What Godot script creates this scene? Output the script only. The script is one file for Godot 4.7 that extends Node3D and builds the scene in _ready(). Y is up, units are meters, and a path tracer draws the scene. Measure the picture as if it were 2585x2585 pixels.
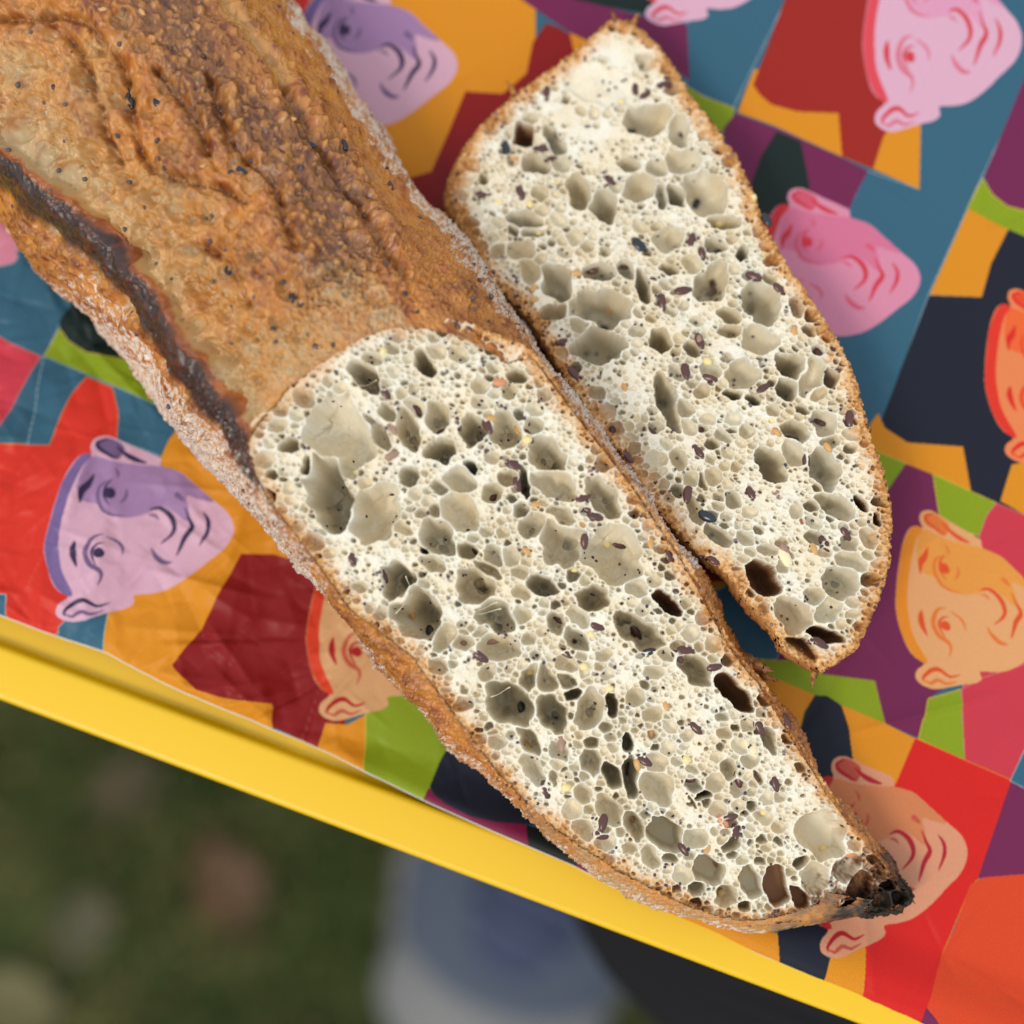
extends Node3D
# A cut seeded loaf and a thick slice of it on printed paper in a yellow tray, out of doors over grass. Lengths in the tables are millimetres.

func _ready() -> void:
	var cam := Camera3D.new()
	cam.name = "camera"
	add_child(cam)
	cam.look_at_from_position(CAM_AT, Vector3.ZERO, Vector3(0, 0, -1))
	var lens := CameraAttributesPhysical.new()
	lens.frustum_focal_length = FOCAL
	lens.frustum_focus_distance = FOCUS
	lens.frustum_near = 0.02
	lens.frustum_far = 200.0
	lens.exposure_aperture = FSTOP
	cam.attributes = lens
	cam.far = 200.0
	var env := Environment.new()
	var sky_mat := ProceduralSkyMaterial.new()
	sky_mat.sky_top_color = Color(0.80, 0.83, 0.87)
	sky_mat.sky_horizon_color = Color(0.80, 0.81, 0.82)
	sky_mat.sky_curve = 0.2
	sky_mat.ground_bottom_color = Color(0.22, 0.24, 0.16)
	sky_mat.ground_horizon_color = Color(0.4, 0.42, 0.36)
	sky_mat.sun_angle_max = 40.0
	env.background_mode = Environment.BG_SKY
	env.sky = Sky.new()
	env.sky.sky_material = sky_mat
	env.background_energy_multiplier = SKY_E
	env.tonemap_mode = Environment.TONE_MAPPER_LINEAR
	env.tonemap_exposure = EXPO
	env.sdfgi_enabled = true
	env.ssao_enabled = true
	env.ssil_enabled = true
	var we := WorldEnvironment.new()
	we.name = "world_environment"
	we.environment = env
	add_child(we)
	var sun := DirectionalLight3D.new()
	sun.name = "sun"
	sun.light_color = Color(1.0, 0.975, 0.94)
	sun.light_energy = SUN_E
	sun.light_angular_distance = SUN_SIZE
	sun.shadow_enabled = true
	add_child(sun)
	sun.look_at_from_position(SUN_FROM, Vector3.ZERO, Vector3.UP)
	build_ground()
	build_person()
	build_tray()
	build_paper()
	make_seed_kinds()
	var crumb_mat := vc_mat(0.62, 0.4)
	#SSS
	var crust_mat := vc_mat(0.42, 0.5)
	crust_mat.clearcoat_enabled = true
	crust_mat.clearcoat = 0.18
	crust_mat.clearcoat_roughness = 0.3
	build_loaf(crumb_mat, crust_mat)
	build_slice(crumb_mat, vc_mat(0.7, 0.4))

const CAM_AT := Vector3(0.01044, 0.39781, 0.04049)
const FOCAL := 37.137
const FOCUS := 0.372
const FSTOP := 2.321
const SKY_E := 1.06
const SUN_E := 0.38
const SUN_SIZE := 20.0
const SUN_FROM := Vector3(-0.5, 1.0, 0.55)
const EXPO := 1.4
const LOAF_U := Vector2(0.61566, 0.78801)
const LOAF_V := Vector2(0.78801, -0.61566)
const LOAF_PLANE := Vector3(39.1845, -0.22069, 0.02000)
const LOAF_TIP := 135.1
const CHAR_FROM := 116.2
const CRUST_TONE := Color(0.85, 0.80, 0.75)
const TAB_FIRST := -215.0
const TAB_STEP := 3.0
var LOAF_LEFT := PackedFloat32Array([-58.0, -58.0, -58.0, -58.0, -58.0, -58.0, -58.0, -58.0, -58.0, -58.0, -58.0, -58.0, -58.0, -58.0, -58.0, -57.9, -57.8, -57.7, -57.5, -57.3, -57.1, -56.9, -56.7, -56.5, -56.3, -56.2, -56.1, -56.1, -56.2, -56.3, -56.4, -56.4, -56.3, -55.9, -55.3, -54.7, -54.1, -53.7, -53.4, -53.1, -52.8, -52.6, -52.6, -52.6, -52.6, -52.6, -52.6, -52.7, -52.7, -52.6, -52.3, -52.0, -51.6, -51.2, -50.9, -50.6, -50.4, -50.2, -50.0, -49.9, -49.8, -49.7, -49.7, -49.6, -49.5, -49.4, -49.2, -49.0, -48.7, -48.5, -48.4, -48.3, -48.3, -48.2, -48.2, -48.1, -48.1, -48.0, -47.9, -47.9, -47.8, -47.6, -47.3, -47.0, -46.6, -46.3, -45.9, -45.4, -45.0, -44.5, -44.0, -43.4, -42.7, -42.1, -41.6, -41.1, -40.7, -40.4, -39.7, -38.8, -37.5, -36.2, -34.8, -33.3, -31.6, -29.9, -28.1, -26.0, -23.7, -21.2, -18.3, -14.5, -9.4, -3.9, 1.7, 7.4, 12.2, 15.0])
var LOAF_RIGHT := PackedFloat32Array([40.0, 40.0, 40.0, 40.0, 40.0, 40.0, 40.0, 40.0, 39.9, 39.8, 39.6, 39.4, 39.1, 38.9, 38.7, 38.5, 38.3, 38.0, 37.8, 37.6, 37.3, 37.1, 36.8, 36.6, 36.4, 36.1, 35.9, 35.7, 35.5, 35.2, 35.0, 34.8, 34.6, 34.4, 34.2, 34.0, 33.8, 33.5, 33.2, 32.8, 32.4, 32.0, 31.6, 31.2, 30.9, 30.7, 30.5, 30.5, 30.5, 30.7, 30.9, 30.9, 30.9, 30.7, 30.5, 30.3, 30.1, 29.8, 29.6, 29.4, 29.2, 29.2, 29.2, 29.1, 28.8, 28.5, 28.2, 28.0, 27.8, 27.6, 27.5, 27.4, 27.4, 27.4, 27.4, 27.3, 27.3, 27.1, 26.9, 26.7, 26.5, 26.4, 26.2, 26.1, 25.9, 25.5, 25.1, 24.5, 23.9, 23.4, 22.8, 22.4, 22.0, 21.9, 22.0, 22.1, 22.0, 21.6, 21.0, 20.6, 20.1, 19.7, 19.2, 18.7, 18.3, 18.2, 18.1, 18.1, 18.1, 18.3, 18.4, 18.4, 18.4, 18.3, 18.2, 18.0, 17.6, 17.2])
var LOAF_TOP_LEFT := PackedFloat32Array([50.4, 50.4, 50.4, 50.4, 50.4, 50.4, 50.4, 50.4, 50.4, 50.4, 50.4, 50.4, 50.4, 50.4, 50.4, 50.4, 50.4, 50.4, 50.4, 50.4, 50.4, 50.4, 50.4, 50.4, 50.4, 50.4, 50.4, 50.4, 50.4, 50.4, 50.4, 50.4, 50.4, 50.4, 50.4, 50.4, 50.4, 50.4, 50.4, 50.4, 50.4, 50.4, 50.4, 50.4, 50.4, 50.4, 50.4, 50.4, 50.4, 50.4, 50.4, 50.4, 50.4, 50.4, 50.4, 50.4, 50.4, 53.8, 54.4, 55.1, 55.0, 56.1, 56.1, 55.7, 55.2, 55.2, 55.4, 55.6, 56.0, 56.9, 57.9, 58.5, 55.5, 52.3, 49.7, 47.8, 46.2, 44.8, 44.8, 44.3, 43.6, 43.0, 42.8, 42.5, 42.3, 42.1, 42.0, 42.2, 42.6, 42.2, 41.3, 40.9, 40.8, 39.5, 37.6, 34.9, 32.5, 30.1, 28.0, 27.2, 26.1, 25.0, 23.8, 22.8, 21.8, 20.9, 19.7, 18.9, 17.9, 17.0, 15.4, 14.1, 13.4, 12.9, 12.1, 13.3, 10.3, 20.3])
var LOAF_TOP_RIGHT := PackedFloat32Array([50.4, 50.4, 50.4, 50.4, 50.4, 50.4, 50.4, 50.4, 50.4, 50.4, 50.4, 50.4, 50.4, 50.4, 50.4, 50.4, 50.4, 50.4, 50.4, 50.4, 50.4, 50.4, 50.4, 50.4, 50.4, 50.4, 50.4, 50.4, 50.4, 50.4, 50.4, 50.4, 50.4, 50.4, 50.4, 50.4, 50.4, 50.4, 50.4, 50.4, 50.4, 50.4, 50.4, 50.4, 50.4, 50.4, 50.4, 50.4, 50.4, 50.4, 50.4, 50.4, 50.4, 50.4, 50.4, 50.4, 50.4, 50.4, 50.4, 50.4, 50.4, 50.4, 50.4, 50.4, 50.4, 61.0, 61.4, 61.2, 61.2, 61.3, 61.3, 60.8, 60.6, 60.4, 60.2, 60.0, 59.8, 59.7, 59.4, 58.9, 57.9, 57.0, 55.8, 54.2, 52.7, 51.5, 50.0, 48.4, 46.9, 45.4, 44.4, 43.6, 42.8, 42.1, 40.9, 39.7, 36.3, 35.5, 35.3, 34.5, 33.5, 32.2, 31.8, 31.5, 30.7, 28.2, 26.0, 23.9, 22.5, 21.4, 20.3, 19.2, 18.0, 16.8, 17.7, 23.1, 21.7, 20.3])
var LOAF_WAIST := PackedFloat32Array([11.0, 11.0, 11.0, 11.0, 11.0, 11.0, 11.0, 11.0, 11.0, 11.0, 11.0, 11.0, 11.0, 11.0, 11.0, 11.0, 11.0, 11.0, 11.0, 11.0, 11.0, 11.0, 11.0, 11.0, 11.0, 11.0, 11.0, 11.0, 11.0, 11.0, 11.0, 11.0, 11.0, 11.0, 11.0, 11.0, 11.0, 11.0, 11.0, 11.0, 11.0, 11.0, 11.0, 11.0, 11.0, 11.0, 11.0, 11.0, 11.0, 11.0, 11.0, 11.0, 11.0, 11.0, 11.0, 11.0, 11.0, 11.0, 11.0, 11.0, 11.0, 11.0, 11.0, 11.0, 11.0, 11.0, 11.0, 11.0, 11.0, 11.0, 11.0, 11.0, 11.0, 11.0, 11.0, 11.0, 11.0, 11.0, 11.0, 11.0, 11.0, 11.0, 11.0, 11.0, 11.0, 11.0, 11.0, 11.0, 11.0, 11.0, 11.0, 11.0, 11.0, 11.0, 11.0, 11.0, 11.0, 11.0, 11.0, 11.0, 11.0, 11.0, 11.0, 11.0, 11.0, 11.0, 11.0, 11.0, 10.9, 10.4, 9.9, 9.5, 9.0, 8.6, 8.1, 7.6, 7.2, 6.7])
var LOAF_POW_LEFT := PackedFloat32Array([2.50, 2.50, 2.50, 2.50, 2.50, 2.50, 2.50, 2.50, 2.50, 2.50, 2.50, 2.50, 2.50, 2.50, 2.50, 2.50, 2.50, 2.50, 2.50, 2.50, 2.50, 2.50, 2.50, 2.50, 2.50, 2.50, 2.50, 2.50, 2.50, 2.50, 2.50, 2.50, 2.50, 2.50, 2.50, 2.50, 2.50, 2.50, 2.50, 2.50, 2.50, 2.50, 2.50, 2.50, 2.50, 2.50, 2.57, 2.77, 2.97, 3.17, 3.37, 3.57, 3.77, 3.97, 4.17, 4.37, 4.58, 4.81, 5.04, 5.27, 5.50, 5.36, 5.23, 5.09, 4.95, 4.82, 4.68, 4.55, 4.41, 4.27, 4.14, 4.00, 3.86, 3.73, 3.59, 3.45, 3.32, 3.18, 3.05, 3.00, 3.00, 3.00, 3.00, 3.00, 3.00, 3.00, 3.00, 3.00, 3.00, 3.00, 3.00, 3.00, 3.00, 3.00, 3.00, 3.00, 3.00, 3.00, 3.00, 3.00, 3.00, 3.00, 3.00, 3.00, 3.00, 3.00, 3.00, 3.00, 3.00, 3.00, 3.00, 3.00, 3.00, 3.00, 3.00, 3.00, 3.00, 3.00])
var LOAF_POW_RIGHT := PackedFloat32Array([2.40, 2.40, 2.40, 2.40, 2.40, 2.40, 2.40, 2.40, 2.40, 2.40, 2.40, 2.40, 2.40, 2.40, 2.40, 2.40, 2.40, 2.40, 2.40, 2.40, 2.40, 2.40, 2.40, 2.40, 2.40, 2.40, 2.40, 2.40, 2.40, 2.40, 2.40, 2.40, 2.40, 2.40, 2.40, 2.40, 2.40, 2.40, 2.40, 2.40, 2.40, 2.40, 2.40, 2.40, 2.40, 2.40, 2.40, 2.40, 2.40, 2.40, 2.40, 2.40, 2.46, 2.63, 2.80, 2.97, 3.14, 3.31, 3.48, 3.65, 3.82, 3.99, 4.16, 4.33, 4.50, 4.42, 4.33, 4.25, 4.16, 4.08, 3.99, 3.91, 3.82, 3.74, 3.65, 3.57, 3.48, 3.40, 3.31, 3.23, 3.14, 3.06, 3.00, 3.00, 3.00, 3.00, 3.00, 3.00, 3.00, 3.00, 3.00, 3.00, 3.00, 3.00, 3.00, 3.00, 3.00, 3.00, 3.00, 3.00, 3.00, 3.00, 3.00, 3.00, 3.00, 3.00, 3.00, 3.00, 3.00, 3.00, 3.00, 3.00, 3.00, 3.00, 3.00, 3.00, 3.00, 3.00])
var LOAF_FACE := [Vector2(-47.8, -34.5), Vector2(-48.2, -23.6), Vector2(-48.7, -16.6), Vector2(-49.7, -8.5), Vector2(-49.3, -3.3), Vector2(-48.1, 1.2), Vector2(-43.7, 6.6), Vector2(-38.9, 13.4), Vector2(-35.9, 16.6), Vector2(-29.7, 20.3), Vector2(-22.1, 24.7), Vector2(-12.1, 24.5), Vector2(-3.3, 24.5), Vector2(13.8, 24.9), Vector2(21.4, 24.5), Vector2(39.6, 23.6), Vector2(53.6, 20.9), Vector2(62.6, 20), Vector2(70.4, 20.9), Vector2(77.8, 19.6), Vector2(86.6, 19), Vector2(94.2, 18.1), Vector2(105.7, 17.6), Vector2(115.1, 18.2), Vector2(123.1, 18.4), Vector2(129.8, 19.1), Vector2(133.5, 18.5), Vector2(134, 16.8), Vector2(134.3, 13), Vector2(130.7, 7), Vector2(124.6, 0), Vector2(120, -7.5), Vector2(114, -17), Vector2(106.7, -23), Vector2(100.9, -26.4), Vector2(92.1, -30.6), Vector2(82.9, -34.6), Vector2(72.8, -37.7), Vector2(62.2, -40.5), Vector2(50, -41.8), Vector2(35.8, -41.4), Vector2(20.4, -40.9), Vector2(16.1, -40.6), Vector2(7.3, -42.6), Vector2(-1.3, -45.1), Vector2(-11.5, -44.4), Vector2(-23, -44.2), Vector2(-31.4, -44.2), Vector2(-39.5, -42.2), Vector2(-44.8, -39.3)]
var LOAF_HOLES := [
	[-39.8, -9.4, 4.7, 2.5, 4, 2], [-34.5, 3.5, 3.5, 2.1, -3, 2], [-42.2, -5.1, 2, 1.5, 53, 0], [-31.1, 10.8, 2.5, 1.6, 43, 0], [-31, -10.1, 2.4, 1.6, -8, 1], [-25.1, -8.8, 5, 2.4, -23, 1],
	[-23.3, -1.7, 3.3, 2.6, -28, 1], [-15.9, 2.7, 3.5, 3.2, -38, 2], [-11.8, 8.5, 4.2, 3.5, -18, 1], [-17.1, -5.9, 3.3, 2.8, 53, 2], [-8.7, 2.3, 1.4, 1.2, 53, 0], [-9.7, -3, 1.8, 1.2, 13, 2],
	[-3, 2.5, 1.9, 2.2, -38, 1], [0.1, 4.9, 3.7, 1.5, -28, 2], [-1.1, 12.6, 4.8, 3.8, -8, 1], [4.7, 9.9, 5.9, 3, 28, 0], [13.6, 16.9, 5.9, 2.8, 1, 1], [-10.7, -11.2, 2.1, 1.6, 7, 1],
	[-9.2, -6.6, 3.8, 2.8, 33, 0], [-2.1, -2.4, 2.3, 1.8, 43, 1], [-7.1, -15.4, 1.8, 1.7, -8, 1], [-2.8, -11.1, 4.7, 3.8, -8, 0], [4.9, 0.4, 2.5, 2.1, -28, 1], [8.5, -0.1, 3.4, 2.8, 102, 1],
	[11.3, 6.6, 3.4, 2, 33, 1], [16.7, 5.1, 2.4, 2, 52, 2], [16.2, 3, 6.3, 5.1, -18, 0], [-2.2, -18.8, 4.7, 3.8, 2, 1], [-1.7, -22.6, 1.4, 1.1, -8, 2], [2.6, -11.9, 1.4, 1.1, 52, 0],
	[25.4, 10.9, 7.2, 6.4, 23, 0], [1.6, -23.1, 3.3, 1.8, 27, 0], [8.8, -11, 2.8, 1.8, 7, 1], [10.4, -14.3, 3.6, 1.7, 17, 1], [0.3, -32, 5.2, 4, -24, 2], [8, -32.8, 6.9, 5, -8, 2],
	[12.4, -18.9, 5, 4.1, 2, 1], [19.1, -19.2, 5.5, 3.6, 22, 1], [21.7, -20.7, 3, 1.5, 52, 1], [21.1, -6.4, 3.7, 2.5, 32, 2], [30.4, 0.8, 3.8, 3.1, 42, 2], [31.2, -4.4, 2.9, 2, 17, 0],
	[19.2, -11.2, 1.9, 1.7, -8, 0], [23.4, -14.3, 2.2, 1.8, -8, 0], [29.6, -9.1, 2.6, 1.9, -18, 1], [35.5, -7.8, 3.6, 2, 10, 1], [41.6, 14, 4.5, 2, 11, 3], [16.3, -31.7, 3.8, 2.6, 107, 0],
	[20, -28.7, 2.3, 1.9, 52, 0], [26.2, -23.1, 5.5, 3, 52, 0], [26.6, -33.2, 3.6, 1.9, -33, 1], [28.8, -28.7, 2.3, 1.9, 92, 0], [42.4, 4.7, 7.3, 3.3, 16, 1], [37.6, 4.6, 3.9, 2.6, 22, 0],
	[39.5, -13.6, 3.7, 2.2, -8, 0], [-19.2, -32.8, 2.1, 1.4, 42, 3], [-33.2, -21, 9, 7.1, -6, 0], [-24.5, -31.7, 9, 5.3, -19, 2], [-14.8, -26.2, 7.4, 5.2, 107, 0], [-32.5, -43.3, 2.7, 2, 48, 3],
	[-31.2, -32.4, 3.3, 1.6, -29, 2], [-28.8, -14.7, 4.7, 1.6, -3, 1], [37.3, -29.2, 5.9, 4.2, 7, 2], [45.3, -22.8, 4.5, 3.7, -8, 2], [35.7, -22, 3.7, 2.2, 122, 1], [38.3, -18.7, 3.6, 2, -23, 1],
	[41.4, -14.7, 3.2, 2.5, -18, 1], [44.6, -16.2, 2, 1.5, 72, 2], [49.9, -15.3, 5.1, 2.8, 127, 1], [52.4, -10.7, 2.9, 1.5, -28, 2], [26.5, -33.1, 2.9, 2, -18, 1], [47.1, -31, 3.8, 2, -3, 1],
	[59.6, -22.8, 3.5, 2.3, -13, 1], [61.3, -12.9, 2.2, 1.2, -28, 2], [68.5, -17.6, 5.4, 2, -33, 2], [65.2, -20.7, 3.2, 2, -8, 2], [74, -14.3, 4.3, 3.5, 7, 0], [81.4, -11.4, 4, 2, -8, 2],
	[64.2, -28.6, 2.6, 2, -8, 0], [71.3, -26.2, 4, 2.7, 2, 0], [57.3, -31.7, 1.7, 0.9, -28, 1], [84.4, -19.2, 4.9, 3.5, 7, 2], [77.8, -23.9, 3.6, 2.3, -8, 1], [86, -25.4, 2.9, 1.8, -3, 0],
	[52.7, -34.1, 3.9, 2.3, -8, 0], [70.7, -33.7, 3, 2, 12, 0], [55.6, -14.9, 1.8, 1.3, 52, 1], [53, -26.9, 2.6, 1.7, -8, 0], [81.3, -27.8, 1.7, 1.4, 51, 0], [58.7, 10.2, 5.2, 3, 27, 1],
	[67.3, 13.4, 7, 2.4, 8, 3], [81.8, 13.5, 3.5, 1.7, -19, 1], [81.1, 1.9, 2.5, 2, -13, 1], [81.6, -11.1, 3.8, 2.2, -10, 2], [82.2, -6.6, 2, 1.1, 62, 2], [78.8, -7.3, 2.3, 1.6, 32, 1],
	[106.9, 9.9, 6.6, 5, 3, 0], [110.5, 10.8, 2.8, 2.3, 22, 1], [109.6, 1.8, 2, 1.5, 71, 2], [89.2, -14.5, 2.9, 2.4, 51, 0], [97.1, -16.5, 4, 3.3, 2, 2], [105.7, -10.6, 4.2, 2.3, -20, 2],
	[110.1, -6.1, 5, 3.1, -29, 3], [115.7, -3.7, 3.2, 2, -8, 3], [104.4, -17.1, 2.7, 2.6, 51, 1], [109.2, -15, 1.5, 1.1, 51, 2], [114.6, 2.6, 4.1, 3.5, -7, 0], [116.9, 9.8, 4.1, 2.9, 92, 0],
	[122.7, 9.9, 3.8, 2.8, 112, 3], [125.2, 5.2, 2.5, 1.5, 51, 3], [126.6, 14.8, 1.8, 1.3, 51, 3], [70.5, 8.2, 1.6, 1, 52, 1], [87.1, 5.9, 1.8, 0.9, -17, 1]]
var LOAF_SEEDS := [
	[-27.9, -4.4, 60, "f"], [12.9, -34, 70, "k"], [48.2, 3.7, -15, "k"], [24.1, 14.4, 15, "f"], [32.6, 17.2, 80, "f"], [40.6, 17.5, 45, "f"], [28.9, -8, 45, "f"],
	[35.1, -8.3, 50, "f"], [42.9, 4.9, 60, "f"], [19.8, -29.3, -15, "l"], [36.5, -11.6, 40, "f"], [25.1, -27.6, 35, "f"], [-3.3, -33.9, 60, "f"], [-10.3, -36.8, 60, "f"],
	[-0.4, 3.2, 70, "f"], [-4.4, 5.2, 20, "f"], [5.1, -13.4, 60, "f"], [13.4, 12.5, 30, "f"], [-27.1, -11.4, 65, "l"], [-20.2, -2.6, -20, "f"], [16.1, 12.8, 20, "f"],
	[-2, -3.3, -30, "f"], [53.1, 8.4, 50, "f"], [-34.3, -7.8, 50, "f"], [-20.8, 14.2, 0, "o"], [-15.6, 7.8, 0, "g"], [5.8, 4, 0, "g"], [22.4, 1.9, 0, "y"],
	[12.6, -4.4, 30, "g"], [15.6, 9.4, 60, "g"], [-24.9, -24, 0, "y"], [41.5, -10.3, 20, "y"], [6.6, -34.6, 60, "g"], [-6.9, 11.1, 0, "y"], [-10.9, 11.3, 80, "g"],
	[22, 12, 60, "y"], [28.5, 19.3, 80, "g"], [21, 22.4, 40, "g"], [-3.8, -44.1, 0, "g"], [-41.8, -2.5, 90, "y"], [36.6, -4.3, 60, "y"], [23.5, -23.4, 0, "l"],
	[33.6, 20.8, 70, "f"], [-19.6, 0.9, 75, "f"], [40.7, -28, 62, "k"], [74.7, -31.4, 18, "f"], [58.2, -34.8, 72, "f"], [49.1, -8.7, 0, "y"], [47.8, -32.1, 30, "g"],
	[67.1, -14.5, 80, "g"], [77.3, -23.5, 60, "g"], [60.9, -30.7, 0, "y"], [73.2, -4.7, 80, "y"], [60.2, -0.7, 70, "g"], [40.8, -35.2, 70, "g"], [66.8, -17, 85, "f"],
	[62.9, -7.4, 80, "g"], [77.3, -7.1, 10, "f"], [34.6, -21.1, 10, "y"], [68.7, 1.4, 42, "f"], [78, -6.1, 12, "l"], [98.9, -13.9, 62, "l"], [93.8, -6, 82, "f"],
	[102.5, -23.7, 20, "f"], [73.3, -4.6, 20, "y"], [80.3, 9.2, 62, "w"], [90.2, -7, 60, "o"], [94.7, 2.2, 0, "y"], [111.8, 8.7, 0, "y"], [115.5, 12.8, -5, "o"],
	[104.8, -17.3, 0, "y"], [87.6, 5.8, 70, "l"], [92.9, -13.7, -60, "g"], [80.5, 19.2, 60, "f"], [95.8, -15.2, 60, "k"], [78.1, 13.3, 60, "f"], [84.7, 2.2, 80, "f"],
	[106, -10.9, 70, "k"]]
var LOAF_STRANDS := [[5.3, -37, 3.2, -29.5, 2.5], [4.3, -31.5, 0, -29.6, 2.5], [16, -23.6, 19.4, -17.2, 2], [15.6, -23.1, 17.7, -16.9, 1.6], [-31.6, -32.4, -31, -29.8, 3], [-39.7, -11.2, -38.3, -7.5, 3.5], [33.6, -31.6, 34.8, -26.7, 2.5]]
var EAR_LINE := PackedFloat32Array([-47.3, -47.3, -47.3, -47.3, -47.3, -47.3, -47.3, -47.3, -47.3, -47.3, -47.3, -47.3, -47.3, -47.3, -47.3, -47.3, -47.3, -47.3, -47.3, -47.3, -47.2, -46.7, -46.2, -45.7, -45.1, -44.4, -43.8, -43.2, -42.7, -42.2, -41.8, -41.2, -40.6, -40.0, -39.4, -38.9, -38.4, -37.9, -37.4, -37.2, -36.9, -36.7, -36.6, -36.7, -36.8, -36.9, -37.3, -37.6, -37.9, -37.8, -37.7, -37.6, -37.5, -37.5, -37.4, -38.2, -38.6, -38.6, -38.6, -38.6, -38.6, -38.6, -38.6, -38.6, -38.6, -38.6, -38.6, -38.6, -38.6, -38.6, -38.6, -38.6, -38.6, -38.6, -38.6, -38.6, -38.6, -38.6, -38.6, -38.6, -38.6, -38.6, -38.6, -38.6, -38.6, -38.6, -38.6, -38.6, -38.6, -38.6, -38.6, -38.6, -38.6, -38.6, -38.6, -38.6, -38.6, -38.6, -38.6, -38.6, -38.6, -38.6, -38.6, -38.6, -38.6, -38.6, -38.6, -38.6, -38.6, -38.6, -38.6, -38.6, -38.6, -38.6, -38.6, -38.6, -38.6, -38.6])
var CRUST_LINES := {
	"dark": [[Vector2(-146.1, 11.7), Vector2(-131.5, 5.4), Vector2(-112.2, 3.2), Vector2(-101.8, 6.2)], [Vector2(-97.8, 9.2), Vector2(-87.1, 8.7), Vector2(-73, 6.4), Vector2(-65.3, 4.3), Vector2(-63.6, -1.5)], [Vector2(-86.8, 13.1), Vector2(-74.9, 10.1)]],
	"torn": [[Vector2(-151.8, -30.2), Vector2(-143.1, -27.4), Vector2(-131.1, -28.5), Vector2(-115.7, -29.3), Vector2(-100.3, -30), Vector2(-91.8, -27.2), Vector2(-84.6, -28.1)], [Vector2(-138.2, -17.2), Vector2(-128.3, -16.9)], [Vector2(-86.6, -26.6), Vector2(-74.7, -23.4), Vector2(-63.2, -24.6)], [Vector2(-62.2, -31.3), Vector2(-53.6, -24.2), Vector2(-54, -14.9)], [Vector2(-107.3, -24.8), Vector2(-93.5, -15.4)]],
	"bare": [[Vector2(-136.8, -32.7), Vector2(-130, -33.2), Vector2(-122.9, -32.3), Vector2(-114.4, -31.7)], [Vector2(-106.7, -32.1), Vector2(-97.4, -32.2)], [Vector2(-148.2, -29.8), Vector2(-145.4, -27.2)]],
	"slit": [[Vector2(-138.7, 20.9), Vector2(-128.9, 18.9), Vector2(-120.7, 18.9), Vector2(-115.9, 19.8), Vector2(-108.6, 18.9)]],
	"crease": [[Vector2(-158.8, -25.1), Vector2(-153.5, -19.7), Vector2(-149.9, -13.2), Vector2(-143.5, -8.7)], [Vector2(-143.9, -9.1), Vector2(-138, -8.9), Vector2(-131.3, -8.5), Vector2(-125.4, -11.3), Vector2(-119, -15.4), Vector2(-111.8, -18.4), Vector2(-106.5, -17.8)], [Vector2(-125.7, -3.5), Vector2(-117.2, -3), Vector2(-109.5, -3.4), Vector2(-101.9, -6)], [Vector2(-107.3, -18.7), Vector2(-102, -15.1), Vector2(-94.4, -8.6), Vector2(-88.2, -5.7)], [Vector2(-123.9, -3.3), Vector2(-122.3, -3.3)], [Vector2(-106.6, -35.9), Vector2(-94.8, -34.9)], [Vector2(-148.4, -15.8), Vector2(-141.8, -14.6), Vector2(-126.6, -18.9), Vector2(-116, -23.7), Vector2(-108.3, -24.1)], [Vector2(-117, 5.3), Vector2(-101.9, 0.1), Vector2(-87.9, 1.7), Vector2(-73, -3.5)], [Vector2(-86.6, -20.6), Vector2(-79.1, -17.1), Vector2(-69, -20.1)], [Vector2(-107.1, 17.8), Vector2(-89.7, 15.3), Vector2(-67.4, 13.5), Vector2(-53.2, 11.7)]]}
var CRUST_PITS := [[-143.3, -19.6, 1.6], [-146.1, -25.1, 1.9], [-147.2, -27.5, 1.1], [-142.7, -20.8, 1.2], [-139.1, -14.3, 1.4], [-120.3, -2.9, 1.2], [-118.2, -11.4, 1.6], [-91.8, -24.2, 2.6], [-84.3, -27.6, 2.1], [-77.9, -19.5, 1.9], [-74, -22.5, 1.4], [-117.5, 2.6, 1.1], [-154.6, -17.4, 1.6], [-128.3, -29.1, 1.4], [-132.4, -29.1, 1.2], [-120.7, -31.6, 1.2], [-114.5, 19.6, 1.8], [-125.2, -13.1, 0.9], [-122.3, -14.5, 0.9], [-104.6, -12.4, 1.2], [-100.2, -8.8, 1.1], [-97.1, -24.8, 1.5], [-72.7, -9, 1.1], [-74.9, -15.7, 1.2], [-64.9, -30.7, 1.4], [-59.9, -32.3, 1.2], [-135, 8.1, 0.8], [-149.4, -8.9, 1.4]]
var CRUST_BLISTERS := [[-111.2, 5.5, 2.4], [-97.3, 11.9, 0.9], [-74.2, 5, 1.1], [-92.3, 11.2, 0.7], [-64.1, 1.9, 1.1], [-74.1, -14.8, 0.9], [-94.3, 3.6, 0.8], [-103.1, 2.5, 0.9], [-69.8, -1.4, 0.9], [-70.9, 7.1, 0.8], [-77.3, 9, 0.8], [-69.4, 15, 0.7], [-83.5, 5.2, 0.8], [-89.1, 4.2, 0.7]]
var CRUST_SEEDS := [
	[-126.2, -12.3, 90, "k"], [-124.3, -13, 80, "k"], [-137.8, -25.2, 35, "f"], [-95.4, -4.8, 40, "k"], [-63.8, -11.2, 60, "k"], [-91.9, 14.7, 20, "k"], [-143.4, -5, 0, "g"],
	[-137.7, 1.6, 50, "g"], [-51.5, -13.8, 20, "f"], [-97.9, 13.1, 0, "g"], [-69, -4.3, 50, "l"], [-88.2, 20.3, 70, "k"], [-34.6, 15.5, 30, "f"], [-36.5, 14, 60, "f"],
	[-77.9, -19.5, 80, "k"], [-94.4, -2.5, 30, "k"], [-76, 24.7, 60, "f"], [-119.6, -8.1, 40, "k"], [-100.2, -8.8, 0, "g"]]
const SLICE_U := Vector2(0.42001, 0.90752)
const SLICE_V := Vector2(0.90752, -0.42001)
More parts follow.
